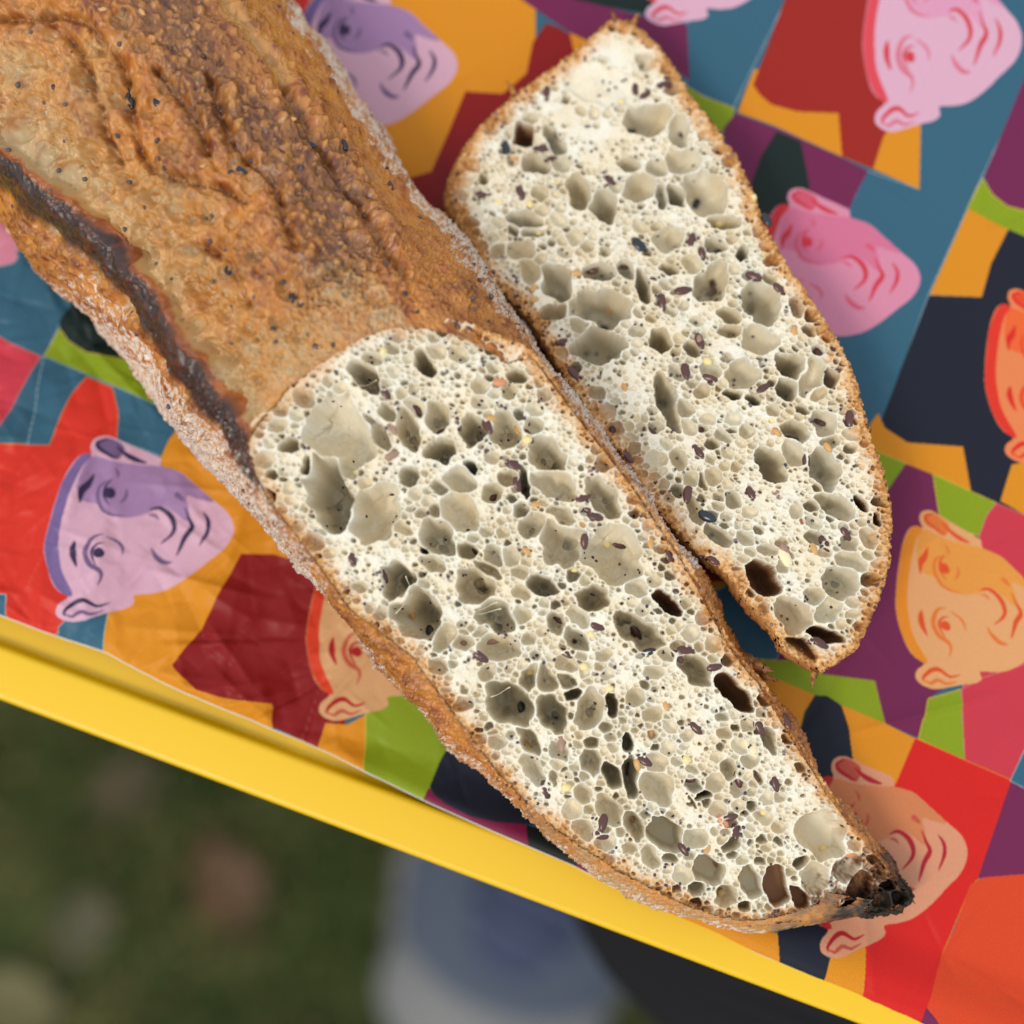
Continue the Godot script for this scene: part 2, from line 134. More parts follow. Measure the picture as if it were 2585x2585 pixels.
const SLICE_PLANE := Vector3(21.9860, 0.09035, 0.0)
const SLICE_WIDE := Vector3(-75.4, 19.9, 4.0)
const SLICE_CALM := Vector3(-88.1, 66.1, 17.0)
var SLICE_FACE := [Vector2(-101.7, 74.4), Vector2(-100, 78.3), Vector2(-96.9, 80.4), Vector2(-89.7, 82.7), Vector2(-78.8, 84.1), Vector2(-74.2, 83.9), Vector2(-66.9, 85.6), Vector2(-55.4, 87.2), Vector2(-43.9, 86.7), Vector2(-36.6, 85.4), Vector2(-26.4, 85.7), Vector2(-16.3, 87), Vector2(-5.5, 87.9), Vector2(-1, 88.5), Vector2(8.5, 87.6), Vector2(19.7, 85.1), Vector2(29.1, 83.9), Vector2(38.5, 81.4), Vector2(43.2, 79.3), Vector2(50.9, 74.8), Vector2(57.4, 68.9), Vector2(62, 63.5), Vector2(65.7, 58.5), Vector2(66.9, 52.4), Vector2(67.2, 48.7), Vector2(61.6, 44.9), Vector2(58.5, 42.9), Vector2(54, 43.1), Vector2(44.9, 39.9), Vector2(37.3, 39), Vector2(29.5, 34.6), Vector2(16.8, 30.9), Vector2(2.8, 29.3), Vector2(-13.5, 25.5), Vector2(-23.7, 24.8), Vector2(-38.6, 23.5), Vector2(-51.8, 19.3), Vector2(-62.4, 18.3), Vector2(-68.8, 16.9), Vector2(-74.6, 16.8), Vector2(-79.5, 18.5), Vector2(-84.1, 23.3), Vector2(-87.6, 28.1), Vector2(-90.6, 33.9), Vector2(-94, 43.6), Vector2(-96.3, 55.7), Vector2(-98.6, 65.5)]
var SLICE_HOLES := [
	[-83, 42.1, 3.8, 2.9, -6, 3], [-74.6, 41.6, 3.8, 2.7, 53, 1], [-78.3, 48.3, 4.6, 1.8, 3, 1], [-71.8, 47.3, 2.6, 2.2, 64, 0], [-63.4, 48.1, 4.9, 3, -11, 1], [-57.2, 52.3, 4.3, 3.5, -16, 1],
	[-56, 54.5, 1.5, 1, 135, 2], [-58.2, 62, 4.2, 3.7, 43, 0], [-64.6, 62.1, 2.7, 1.8, 53, 1], [-53.7, 65.9, 3.3, 1.6, -21, 1], [-51.9, 69.4, 3.2, 2.1, 8, 2], [-62.4, 33.1, 4.9, 2.7, 48, 1],
	[-59.4, 33.5, 3.2, 1.8, 64, 1], [-43, 62.7, 3.7, 3.1, 64, 0], [-44.8, 33.2, 5, 3.9, -6, 1], [-50.1, 28.7, 3.6, 2.5, 4, 0], [-38.2, 29.6, 4.1, 1.9, 80, 1], [-34.4, 40.2, 7.5, 4.7, 56, 1],
	[-26, 35.8, 6.7, 4.3, 64, 1], [-42.6, 44.1, 4.5, 2.3, 64, 1], [-34.8, 51.8, 4.5, 1.9, -14, 2], [-40.3, 50, 2.5, 2.1, 3, 1], [-46.9, 47.1, 1.3, 1, 64, 1], [-20.4, 49.6, 3.5, 2.7, 3, 2],
	[-72.9, 71.6, 6.2, 4.3, 64, 0], [-59.3, 74.1, 4.3, 3.6, 64, 0], [-56.2, 29, 3.6, 2.5, 64, 0], [-86.2, 65.7, 10.6, 5.1, 48, 4], [-32.5, 33.9, 2.7, 2.2, 44, 0], [-41.3, 32.8, 1.8, 2.7, 64, 0],
	[-37.9, 27, 2.2, 1.3, 64, 0], [-67.4, 77.2, 4.5, 2.7, -12, 0], [-49.5, 75.5, 6.7, 5.2, 3, 0], [-40.9, 76.8, 3.8, 2.1, 64, 1], [-31.9, 77.3, 1.9, 1.6, -17, 2], [-36.4, 72, 2.6, 2.2, 64, 1],
	[-42.6, 64.7, 3.1, 2.5, 3, 1], [-28.4, 67.2, 5.8, 3.6, 125, 1], [-26, 63.5, 2.4, 2, -16, 2], [-18.6, 75.7, 6.2, 4.1, -12, 1], [-18.9, 67.5, 3, 2, 43, 1], [-15.7, 65.7, 3, 1.6, 64, 1],
	[-10.5, 71.2, 4.6, 3.6, 54, 0], [-11.9, 63, 3.9, 2.5, 44, 2], [-21.1, 59.7, 1.4, 1.2, 64, 0], [-34.7, 64.8, 2.7, 2.2, 64, 0], [-23.3, 79.8, 1.8, 1.2, 23, 1], [-14.1, 82.9, 2.6, 1.8, -7, 1],
	[-11.6, 62.8, 3.9, 2.7, 33, 1], [-4.8, 63.6, 4.7, 3.4, 64, 0], [-1.1, 75.4, 4.3, 2.9, 35, 2], [-1.3, 59.3, 2.3, 1.2, 54, 2], [2.1, 63.3, 1.8, 1.1, 49, 2], [3.3, 71.5, 3.1, 2.4, -2, 2],
	[7, 77.7, 2.2, 1.9, 64, 0], [5.2, 82.2, 2.6, 1.7, -9, 2], [-6.3, 44.6, 7.9, 2.6, -6, 1], [13.2, 68.7, 3.6, 2.3, 33, 1], [18.4, 59.8, 4.7, 3.2, 3, 2], [18.4, 66.1, 3.5, 2.5, -2, 0],
	[24.6, 70.8, 5.7, 3.5, -7, 1], [33.4, 68.9, 4.9, 2.4, 32, 1], [14.7, 43.7, 2.3, 1.1, -6, 1], [21.9, 48.2, 2.3, 1.6, 9, 1], [41.5, 46.4, 5.2, 3.5, 2, 3], [27.8, 41.2, 4.1, 1.6, 29, 1],
	[35.1, 74.8, 2.3, 1, 3, 3], [40.5, 76.5, 1.9, 1, -7, 3], [46.5, 66.4, 3.8, 2.1, 39, 0], [49.9, 61.8, 4.3, 3.9, 24, 1], [52, 48.8, 5.1, 3.9, 4, 0], [60, 46.7, 4.1, 2.4, 34, 3],
	[59.8, 53.5, 4.7, 1.7, 55, 3], [54.6, 56.6, 3.4, 2.5, 95, 0], [14.4, 75.9, 3.3, 2.6, 13, 0], [7.5, 40.9, 3.1, 2, -6, 0], [19.3, 75.3, 2.3, 1.7, 65, 0], [43.5, 72.7, 2.6, 1.9, 3, 0],
	[38.1, 61.3, 2.2, 1.5, 55, 1], [20.4, 39, 4.3, 1.7, -1, 0], [2.8, 78.3, 2.9, 4.8, 44, 0], [47.9, 43.2, 1.5, 1.3, 65, 0], [30.7, 60.4, 1.7, 1.5, 65, 0], [50.7, 55.2, 2.6, 1.9, 34, 0]]
var SLICE_SEEDS := [
	[-81.6, 72.4, 82, "f"], [-79, 50.4, 52, "f"], [-68.1, 78.9, 55, "f"], [-80.1, 80.1, 60, "f"], [-39.8, 67.2, 100, "f"], [-45, 42.5, 12, "f"], [-42.7, 49.9, 15, "f"],
	[-30.6, 27.8, -22, "f"], [-78, 44.1, 10, "f"], [-74.3, 67.2, -35, "k"], [-80.4, 67.6, -30, "y"], [-68.2, 44.3, 60, "y"], [-66, 35.8, 70, "y"], [-58.9, 35, 80, "y"],
	[-64.7, 29.6, 50, "g"], [-35.2, 43.8, 10, "g"], [-78.9, 37.7, 0, "g"], [-69.9, 29.3, 0, "y"], [-74.4, 45.5, -20, "f"], [-65.9, 69.2, 10, "f"], [-31.3, 40.7, 50, "k"],
	[-53.6, 69.3, -50, "f"], [-44.8, 38.6, 0, "g"], [-43, 26.6, 0, "g"], [-44.5, 55.5, 40, "k"], [-81.9, 36.6, 70, "k"], [-46.1, 27.8, -60, "g"], [-40.2, 67.5, 105, "f"],
	[-35.7, 68.2, 72, "f"], [-35.6, 73.7, -55, "f"], [-29.2, 69.8, 65, "f"], [-51.2, 75.3, -70, "k"], [-42.2, 76.4, 0, "y"], [-8.6, 79.5, 80, "g"], [-25.2, 77, 20, "f"],
	[-43.6, 86, 70, "y"], [-36.9, 86.3, 60, "k"], [-19.8, 81.2, 40, "f"], [-16.3, 58.1, 75, "f"], [-1.6, 83.4, 50, "f"], [-10.9, 51.8, 82, "f"], [-1, 83.1, 50, "f"],
	[5.7, 81.3, 74, "f"], [24.9, 58.5, -62, "l"], [22.4, 52.7, 58, "f"], [40.5, 68.4, 58, "f"], [40.5, 63.2, 58, "f"], [16.3, 81.5, 92, "f"], [32.9, 37.7, 35, "f"],
	[60.8, 51.5, 30, "f"], [-11, 57.5, 40, "y"], [-3.6, 57, 70, "y"], [8.6, 65.3, 50, "y"], [11.7, 64.6, 40, "g"], [20.2, 73.9, 52, "g"], [33.9, 60.5, 58, "o"],
	[40.5, 60.1, 70, "g"], [39.6, 53.1, 60, "w"], [23, 40.9, 25, "k"], [-16.1, 58, 75, "l"], [14.4, 68.6, 10, "f"], [-0.5, 86.3, 60, "f"], [2.9, 49, 60, "f"],
	[35.1, 25.9, 40, "f"], [38.3, 53.8, 60, "l"], [13.6, 76.8, 20, "f"], [-11, 51.7, 78, "f"], [-6.7, 30, 68, "f"], [-1.2, 37.9, 35, "f"], [-14, 36.9, 80, "g"],
	[-14.4, 25.4, 60, "f"], [-22, 27.5, 40, "f"], [2, 30.3, 50, "f"]]
var LOAF_FLAKES := [[55.8, 18, 37.5, -0.26, 7.5, 1], [57.9, 16, 39.6, -0.35, 6, 2], [10.8, 36, -27.4, -0.87, 4, 3]]
var SLICE_FLAKES := [[26.6, 11, -121.4, 1.92, 4.5, 4], [30.1, 11, -121.9, 1.05, 4, 5], [1.1, 13, -103.8, 2.27, 4, 6], [71.5, 25, 39.4, -1.75, 4.5, 7], [-15.6, 15, -72.3, -2.79, 4, 8]]
const RAISE := 7.0
var INK := {"teal": Color8(54, 97, 117), "lteal": Color8(61, 110, 130), "crimson": Color8(200, 56, 69), "lime": Color8(135, 154, 24), "dgreen": Color8(26, 40, 36), "red": Color8(213, 49, 32), "orange": Color8(217, 138, 27), "dred": Color8(138, 24, 24), "navy": Color8(30, 33, 45), "plum": Color8(114, 36, 76), "magenta": Color8(120, 22, 60), "brick": Color8(156, 37, 28), "red2": Color8(209, 33, 27), "ored": Color8(214, 68, 31), "pinkskin": Color8(214, 133, 152), "ddgreen": Color8(19, 25, 23), "rose": Color8(200, 43, 54), "lilac_skin": Color8(212, 165, 181), "lilac_shade": Color8(161, 123, 161), "lilac_line": Color8(56, 41, 74), "lilac_hair": Color8(119, 95, 143), "pink_skin": Color8(216, 137, 161), "pink_shade": Color8(211, 113, 144), "pink_line": Color8(206, 53, 67), "pink_hair": Color8(212, 51, 56), "rose_skin": Color8(218, 168, 187), "rose_shade": Color8(219, 151, 178), "rose_line": Color8(207, 60, 70), "rose_hair": Color8(218, 73, 82), "peach_skin": Color8(222, 160, 105), "peach_shade": Color8(224, 147, 63), "peach_line": Color8(216, 78, 33), "peach_hair": Color8(225, 135, 35), "tan_skin": Color8(214, 146, 111), "tan_shade": Color8(206, 125, 79), "tan_line": Color8(172, 30, 41), "tan_hair": Color8(190, 42, 43), "sand_skin": Color8(213, 160, 108), "sand_shade": Color8(205, 139, 88), "sand_line": Color8(172, 27, 28), "sand_hair": Color8(215, 62, 31), "coral_skin": Color8(229, 129, 78), "coral_shade": Color8(231, 100, 49), "coral_line": Color8(215, 41, 30), "coral_hair": Color8(220, 53, 36)}
var PRINT_AREAS := [
	["orange", [Vector2(-59.2, -140.6), Vector2(6.1, -142.7), Vector2(6.1, -114.1), Vector2(-9, -74.8), Vector2(-58.3, -75.1)]],
	["red", [Vector2(-91.3, -165.6), Vector2(-51.2, -165.1), Vector2(-53, -132.8), Vector2(-54, -130.4), Vector2(-56.6, -132.8), Vector2(-80.4, -111.8)]],
	["dred", [Vector2(-12, -109.4), Vector2(-2.4, -108.8), Vector2(1.7, -112.3), Vector2(3.8, -114.2), Vector2(5.5, -122.6), Vector2(8.9, -127.6), Vector2(12, -126.5), Vector2(15.1, -124.5), Vector2(16.3, -119.5), Vector2(26.3, -114), Vector2(26, -60.3), Vector2(-30.8, -70.4), Vector2(-23.3, -82)]],
	["orange", [Vector2(15, -125), Vector2(22.8, -121.4), Vector2(26.3, -117.4), Vector2(16.3, -119)]],
	["plum", [Vector2(-3.4, -138.2), Vector2(16.9, -137), Vector2(25.5, -131.7), Vector2(36, -128.8), Vector2(39.5, -99.1), Vector2(26.3, -114), Vector2(22.8, -121.4), Vector2(15.4, -124.8)]],
	["dgreen", [Vector2(12.1, -149.1), Vector2(45.8, -148.6), Vector2(38.9, -129.2), Vector2(25.5, -131.7), Vector2(15.9, -134)]],
	["teal", [Vector2(43.5, -148.7), Vector2(74.1, -143.3), Vector2(71, -133.3), Vector2(56.8, -104.3), Vector2(45, -109.8), Vector2(45.4, -126.7), Vector2(48.1, -130.6)]],
	["plum", [Vector2(35.6, -129.8), Vector2(45.4, -126.7), Vector2(45.9, -111.8), Vector2(37.4, -118.8)]],
	["lime", [Vector2(43.1, -111.3), Vector2(49.7, -107.1), Vector2(57.3, -104.3), Vector2(55.3, -98.2), Vector2(44.9, -99)]],
	["teal", [Vector2(93.3, -148), Vector2(155.1, -147.3), Vector2(131.6, -109.5), Vector2(119.5, -84.7), Vector2(105.6, -55), Vector2(99.6, -39.2), Vector2(92.6, -17.2), Vector2(53.2, -17.4), Vector2(86.3, -77.7), Vector2(91, -87.4), Vector2(104, -82.4)]],
	["orange", [Vector2(61.2, -111.2), Vector2(58.2, -103.3), Vector2(68.1, -99.3), Vector2(84.5, -91.3), Vector2(92.6, -87.9), Vector2(104.1, -82.4), Vector2(105.1, -103.4), Vector2(83, -113.4), Vector2(62.6, -114.6)]],
	["brick", [Vector2(71, -133.8), Vector2(75.5, -143.3), Vector2(102.7, -142.9), Vector2(96.9, -98.6), Vector2(95.4, -96.6), Vector2(92.5, -88), Vector2(84.7, -91.3), Vector2(84, -102.8), Vector2(73.4, -103.3), Vector2(66.8, -105.2), Vector2(64, -107.7), Vector2(62.2, -110.4)]],
	["plum", [Vector2(57.7, -103.1), Vector2(68.1, -98.8), Vector2(84.5, -91.1), Vector2(91.2, -87.4), Vector2(88.8, -83), Vector2(86.3, -77.7), Vector2(75.6, -69.6), Vector2(58.7, -69.7), Vector2(54.3, -98.9)]],
	["dgreen", [Vector2(68.1, -98.1), Vector2(74.2, -95.4), Vector2(75.2, -90), Vector2(76.3, -83.2), Vector2(69.9, -69.7), Vector2(61.1, -74.5), Vector2(61.5, -84.7), Vector2(64.2, -92)]],
	["plum", [Vector2(131.7, -111.4), Vector2(150.1, -142.4), Vector2(156.6, -64.2), Vector2(130.6, -76.4), Vector2(125.9, -78.2), Vector2(122.7, -80.8), Vector2(120.6, -85.7)]],
	["lime", [Vector2(120.2, -85), Vector2(122.7, -80.8), Vector2(126.3, -77.9), Vector2(147.6, -72), Vector2(147.1, -59.5), Vector2(126.1, -71.9), Vector2(116.3, -77.3)]],
	["orange", [Vector2(116.3, -77.3), Vector2(126.4, -71.9), Vector2(122.2, -63.5), Vector2(119.1, -54.3), Vector2(106, -55)]],
	["navy", [Vector2(126.4, -71.9), Vector2(151.7, -59.5), Vector2(148.7, 20), Vector2(112.6, 10.8), Vector2(92.7, -21.9), Vector2(100.6, -41.7), Vector2(105.8, -54.8), Vector2(119.1, -54.3), Vector2(121.7, -63)]],
	["orange", [Vector2(90.4, -22.2), Vector2(92.3, -24.7), Vector2(93.9, -21), Vector2(99.5, -17.2), Vector2(113.3, -16.1), Vector2(115, -5), Vector2(106.2, -8.5), Vector2(91.4, -14.6), Vector2(88.4, -16.1)]],
	["orange", [Vector2(125.2, -11.5), Vector2(145.5, -15.8), Vector2(144.7, 7.4), Vector2(128.1, 1.1), Vector2(122.1, -2.4)]],
	["navy", [Vector2(113.4, -16.4), Vector2(125.8, -17.8), Vector2(125.2, -11.3), Vector2(122.2, -2.4), Vector2(115, -5.1)]],
	["lime", [Vector2(90.3, -15.6), Vector2(99, -11.8), Vector2(94.1, -3.9), Vector2(87.7, -3.9)]],
	["plum", [Vector2(98.9, -11.8), Vector2(105.9, -9), Vector2(107.3, 3.1), Vector2(110.6, 16.5), Vector2(107.1, 44), Vector2(79.4, 62.1), Vector2(64.4, 37.1), Vector2(93.7, -4.4)]],
	["lime", [Vector2(105.8, -9.1), Vector2(121.3, -1.7), Vector2(118.8, 0.8), Vector2(116.8, 6.4), Vector2(107.3, 3.1)]],
	["crimson", [Vector2(121.2, -1.7), Vector2(144.6, 8.3), Vector2(151.1, 75.4), Vector2(106.2, 75.5), Vector2(111.6, 44), Vector2(116.8, 6.4), Vector2(118.8, 1.3)]],
	["dred", [Vector2(25.2, -2.2), Vector2(39.1, 4.3), Vector2(52.8, 17.4), Vector2(54.6, 22), Vector2(48.1, 25.7)]],
	["orange", [Vector2(48.2, 17.8), Vector2(53.2, 17.6), Vector2(54.6, 22), Vector2(50.4, 24.7)]],
	["teal", [Vector2(51, 20.1), Vector2(54.1, 18.7), Vector2(68.2, 32.1), Vector2(65.8, 36.7), Vector2(63.6, 42.2), Vector2(56.2, 37.6)]],
	["lime", [Vector2(61.7, 37.2), Vector2(71.7, 37.7), Vector2(77.1, 40.7), Vector2(89.9, 42.3), Vector2(92.2, 52.9), Vector2(81.8, 48.4), Vector2(75.2, 45.9), Vector2(64.1, 41.1)]],
	["plum", [Vector2(77.1, 40.7), Vector2(80.3, 20.7), Vector2(107.7, 20.8), Vector2(104.8, 43.6), Vector2(102.9, 48.2), Vector2(100.5, 56.5), Vector2(92.2, 52.8), Vector2(90, 42.3)]],
	["lime", [Vector2(103, 46.8), Vector2(111.2, 44.5), Vector2(111.6, 61.9), Vector2(100.4, 56.5)]],
	["crimson", [Vector2(111.2, 44.5), Vector2(116.2, 41.8), Vector2(152.9, 30), Vector2(152, 52.6), Vector2(126.2, 59.4), Vector2(122.6, 66.7), Vector2(111.6, 61.9)]],
	["orange", [Vector2(59.3, 40.9), Vector2(64.1, 41.1), Vector2(75.2, 45.9), Vector2(81.8, 48.4), Vector2(92.2, 52.8), Vector2(99.5, 56.5), Vector2(94.3, 68), Vector2(83.8, 70.7), Vector2(70.2, 70.8), Vector2(65.9, 57.2)]],
	["navy", [Vector2(75.2, 45.9), Vector2(78.2, 46.1), Vector2(81.6, 48.4), Vector2(83.2, 53.6), Vector2(84.1, 61.7), Vector2(78.4, 70.7), Vector2(70.3, 66.3), Vector2(71.2, 55), Vector2(72.6, 50)]],
	["red2", [Vector2(99.5, 56.5), Vector2(111.6, 61.9), Vector2(122.7, 66.7), Vector2(114.3, 90.1), Vector2(112, 92.1), Vector2(102.3, 114.1), Vector2(98.1, 125.5), Vector2(84.4, 118.6), Vector2(78, 105.8), Vector2(88.3, 70.7), Vector2(94.5, 67.6)]],
	["ored", [Vector2(112, 91.8), Vector2(115.7, 90), Vector2(150.7, 85.7), Vector2(146.6, 152.5), Vector2(107.7, 144.2), Vector2(101.2, 125.4), Vector2(99.6, 120.7), Vector2(102.7, 112.9), Vector2(108.2, 101.8)]],
	["plum", [Vector2(122.7, 66.7), Vector2(146.5, 77.7), Vector2(146.2, 87.5), Vector2(116.6, 90), Vector2(113.9, 90.3)]],
	["teal", [Vector2(126.2, 59.4), Vector2(147.7, 48.1), Vector2(146.5, 79.5), Vector2(122.6, 66.7)]],
	["plum", [Vector2(99.6, 120.3), Vector2(101.7, 122.8), Vector2(109.7, 135.7), Vector2(94.8, 135.8), Vector2(98.1, 124.6)]],
	["orange", [Vector2(24.5, 90.5), Vector2(49, 100.5), Vector2(64.6, 103.1), Vector2(65, 110.1), Vector2(24.5, 97.1)]],
	["orange", [Vector2(49, 101.4), Vector2(60.1, 103.1), Vector2(64.6, 103.1), Vector2(65, 110.1), Vector2(55.6, 107.5)]],
	["navy", [Vector2(64.4, 103.1), Vector2(69.6, 97.4), Vector2(78.6, 99.6), Vector2(77.8, 103.4), Vector2(74.7, 107.6), Vector2(76.9, 109.1), Vector2(75.4, 114.5), Vector2(68.8, 113.5), Vector2(64.8, 110)]],
	["orange", [Vector2(76.8, 109.1), Vector2(79.9, 105.9), Vector2(85.8, 106.4), Vector2(84.6, 118.6), Vector2(75.4, 114.5)]],
	["pinkskin", [Vector2(-139.8, -92.2), Vector2(-124.8, -78.9), Vector2(-119.7, -68.1), Vector2(-128.3, -68.2), Vector2(-127.6, -66.2), Vector2(-128.9, -64.9), Vector2(-132.4, -64), Vector2(-138.8, -64)]],
	["teal", [Vector2(-142, -64), Vector2(-132.4, -64.1), Vector2(-128.9, -64.9), Vector2(-127.6, -66.2), Vector2(-128.3, -68.2), Vector2(-119, -68.4), Vector2(-106.5, -56), Vector2(-115.7, -49.5), Vector2(-119.5, -40), Vector2(-139.5, -29.9)]],
	["dgreen", [Vector2(-111.6, -56.7), Vector2(-113.7, -53.4), Vector2(-116.1, -49.5), Vector2(-115.7, -46.5), Vector2(-113.5, -43.9), Vector2(-109.2, -41.2), Vector2(-104, -39.9), Vector2(-98, -38.6), Vector2(-93, -39.6)]],
	["lime", [Vector2(-115.9, -47.2), Vector2(-113.5, -43.9), Vector2(-109.2, -41.2), Vector2(-104, -39.9), Vector2(-97.3, -38.6), Vector2(-86.4, -33.1), Vector2(-90.1, -26.9), Vector2(-101.3, -31.9), Vector2(-108.4, -35), Vector2(-119.4, -40)]],
	["teal", [Vector2(-138.1, -16.1), Vector2(-122.5, -2.1), Vector2(-119.3, -39.9), Vector2(-108.7, -35.4), Vector2(-100.5, -31.7), Vector2(-90.4, -27.1), Vector2(-68.8, -21), Vector2(-82, -2), Vector2(-88.8, -14.2), Vector2(-99.1, -17.9), Vector2(-117.1, -16.5), Vector2(-138.1, -16.1)]],
	["crimson", [Vector2(-141.3, -50.4), Vector2(-131.4, -45.2), Vector2(-128.4, -43.4), Vector2(-120.4, -39.9), Vector2(-129.1, -19.7), Vector2(-137.4, -6.6)]],
	["orange", [Vector2(-84.5, -20.7), Vector2(-73.5, -21), Vector2(-40.6, 11.7), Vector2(-49.6, 25.6), Vector2(-59.4, 46.7), Vector2(-81.1, 46.7), Vector2(-101.5, 37.6), Vector2(-101.1, 34.4), Vector2(-99.9, 25.3), Vector2(-95.1, 18.9), Vector2(-86.7, -6.7), Vector2(-88.3, -13.2), Vector2(-86.5, -17.8)]],
	["red", [Vector2(-108.2, -34.5), Vector2(-101.4, -31.5), Vector2(-99.6, -25.7), Vector2(-99.1, -17.9), Vector2(-96, -11.3), Vector2(-104, 25.7), Vector2(-110.3, 27.6), Vector2(-111.9, 29.9), Vector2(-117.5, 34.9), Vector2(-124, 31.2), Vector2(-125.1, 24.8), Vector2(-125, 21.2), Vector2(-136.4, 21.2), Vector2(-138.2, -16.7), Vector2(-116.1, -16.4), Vector2(-113.9, -23.7), Vector2(-111.4, -30.3)]],
	["teal", [Vector2(-136.4, 21.2), Vector2(-125, 21.2), Vector2(-125.1, 24.8), Vector2(-128.1, 34.9), Vector2(-135.9, 34.9)]],
	["teal", [Vector2(-111.9, 29.2), Vector2(-110.2, 27.5), Vector2(-105.3, 27.6), Vector2(-99.9, 25.3), Vector2(-101.1, 34.4), Vector2(-101.9, 39.4), Vector2(-112.8, 37.1)]],
	["dred", [Vector2(-67.6, 10.9), Vector2(-59.9, 10.8), Vector2(-40.5, 16.3), Vector2(-40.2, 48.6), Vector2(-44.3, 62.1), Vector2(-55.6, 55.4), Vector2(-58.5, 48.1), Vector2(-70.7, 48.1), Vector2(-77.5, 45.8), Vector2(-82.3, 41.2), Vector2(-83.7, 38.3), Vector2(-80.8, 34.9), Vector2(-76.8, 29.8), Vector2(-73.3, 22.5)]],
	["orange", [Vector2(-83.4, 39.1), Vector2(-77.5, 44.5), Vector2(-70.7, 46.6), Vector2(-59.4, 48), Vector2(-59.2, 54.1), Vector2(-69.8, 50.9), Vector2(-85.7, 40.9)]],
	["dred", [Vector2(-59.4, 47.7), Vector2(-46.2, 47.3), Vector2(-45.9, 53.2), Vector2(-47.4, 59.1), Vector2(-59.2, 53.7)]],
	["orange", [Vector2(-46.4, 52.8), Vector2(-40.9, 53.2), Vector2(-36.3, 50.7), Vector2(-36.1, 64.4), Vector2(-48.3, 59.1)]],
	["lime", [Vector2(-36.3, 50.7), Vector2(-31.3, 46.6), Vector2(-23, 43.6), Vector2(-14.7, 56.7), Vector2(-20.4, 68.7), Vector2(-21.9, 72), Vector2(-36.3, 64.4)]],
	["navy", [Vector2(-14.7, 56.7), Vector2(6.9, 75.3), Vector2(6.9, 77.5), Vector2(3.7, 77.4), Vector2(-4, 76.7), Vector2(-10.3, 75.3), Vector2(-15.8, 72.5), Vector2(-19, 70.3), Vector2(-20.2, 68.3), Vector2(-17.9, 62.3)]],
	["magenta", [Vector2(-20.4, 68.5), Vector2(-19, 70.3), Vector2(-15.8, 72.5), Vector2(-10.3, 75.3), Vector2(-4, 76.7), Vector2(3.5, 77.4), Vector2(4.4, 82.8), Vector2(-11.2, 78.6), Vector2(-21.9, 71.8)]],
	["ddgreen", [Vector2(3.5, 77.4), Vector2(11.4, 79.7), Vector2(20.4, 86.2), Vector2(16.3, 86.1), Vector2(15.9, 88.3), Vector2(4.2, 82.8)]],
	["magenta", [Vector2(16.1, 85.9), Vector2(24.9, 88.3), Vector2(38.2, 99.2), Vector2(15.9, 88.3)]],
	["dred", [Vector2(-28.2, -86.1), Vector2(-9, -91.6), Vector2(36.6, -0.7), Vector2(18, -27.7)]]]
var PRINT_FACES := [
	["lilac", 0.03041, -0.00006, 0.00098, 0.03091, -118.60, -23.79],
	["lilac", 0.02935, 0.00131, -0.00009, 0.03155, -60.73, -147.15],
	["pink", 0.02801, 0.00144, 0.00101, 0.02965, 58.28, -88.72],
	["rose", 0.02680, 0.00298, 0.00074, 0.03750, 88.18, -161.23],
	["peach", 0.02640, 0.00441, 0.00415, 0.03008, 89.57, -7.21],
	["tan", 0.02680, -0.00097, 0.00259, 0.03164, 66.55, 56.26],
	["sand", 0.02780, 0.00169, 0.00195, 0.03180, -55.17, -1.39],
	["rose", 0.02640, 0.00441, 0.00415, 0.03008, 24.26, -178.25],
	["coral", 0.02640, 0.00441, 0.00415, 0.03008, 113.23, -63.55]]
var PAPER_EDGE := PackedFloat32Array([19.94, 19.94, 21.08, 22.95, 24.82, 26.69, 28.57, 30.44, 32.17, 33.63, 35.37, 38.12, 40.74, 43.23, 45.39, 47.48, 49.58, 51.72, 53.85, 55.97, 58.07, 60.18, 62.51, 64.97, 67.42, 69.87, 72.23, 74.39, 76.56, 78.73, 80.84, 82.92, 85.00, 87.07, 89.62, 92.26, 94.67, 96.92, 99.15, 101.24, 103.33, 105.77, 108.09, 110.11, 112.17, 114.23, 116.29, 118.35, 120.52, 122.68, 124.85, 127.00, 129.16, 131.32, 133.47, 135.61, 137.69, 139.76, 141.84, 142.81, 142.81, 142.81])
const TRAY_OUT := Vector3(-0.34427, 0.93887, 88.20)
const TRAY_AT := Vector3(0.04504, 0, -0.06315)
const TRAY_TURN := -0.35146
var LEAVES := [[-0.2461, 0.1087, 0.032, 0.052, 0.6, "dull brown fallen leaf on the grass, nearest the yellow rim", Color8(76, 62, 42)],
	[-0.1859, 0.1674, 0.032, 0.06, 2.0, "reddish brown fallen leaf alone in the middle of the grass", Color8(96, 62, 44)],
	[-0.2716, 0.1899, 0.032, 0.05, 1.2, "greyish tan fallen leaf low in the grass at the left", Color8(84, 78, 58)],
	[-0.3122, 0.2365, 0.032, 0.06, 2.8, "pale olive fallen leaf in the grass near the lower left corner", Color8(96, 90, 54)]]
var LEG := [Vector3(0.2063, -0.190, 0.2287), Vector3(0.1809, -0.185, 0.1937), Vector3(0.1342, -0.170, 0.1501), Vector3(0.0835, -0.165, 0.1091), Vector3(0.0548, -0.200, 0.0816), Vector3(0.0176, -0.300, 0.0852), Vector3(-0.0034, -0.420, 0.0969), Vector3(-0.0122, -0.530, 0.1090)]
var LEG_R := [0.075, 0.074, 0.07, 0.062, 0.056, 0.05, 0.044, 0.04]
const SHOE_AT := Vector3(0.0034, -0.584, 0.1439)
const SHOE_TURN := -1.9

# ---------------------------------------------------------------- helpers
func lin(r: float, g: float, b: float) -> Color:
	return Color(r / 255.0, g / 255.0, b / 255.0).srgb_to_linear()

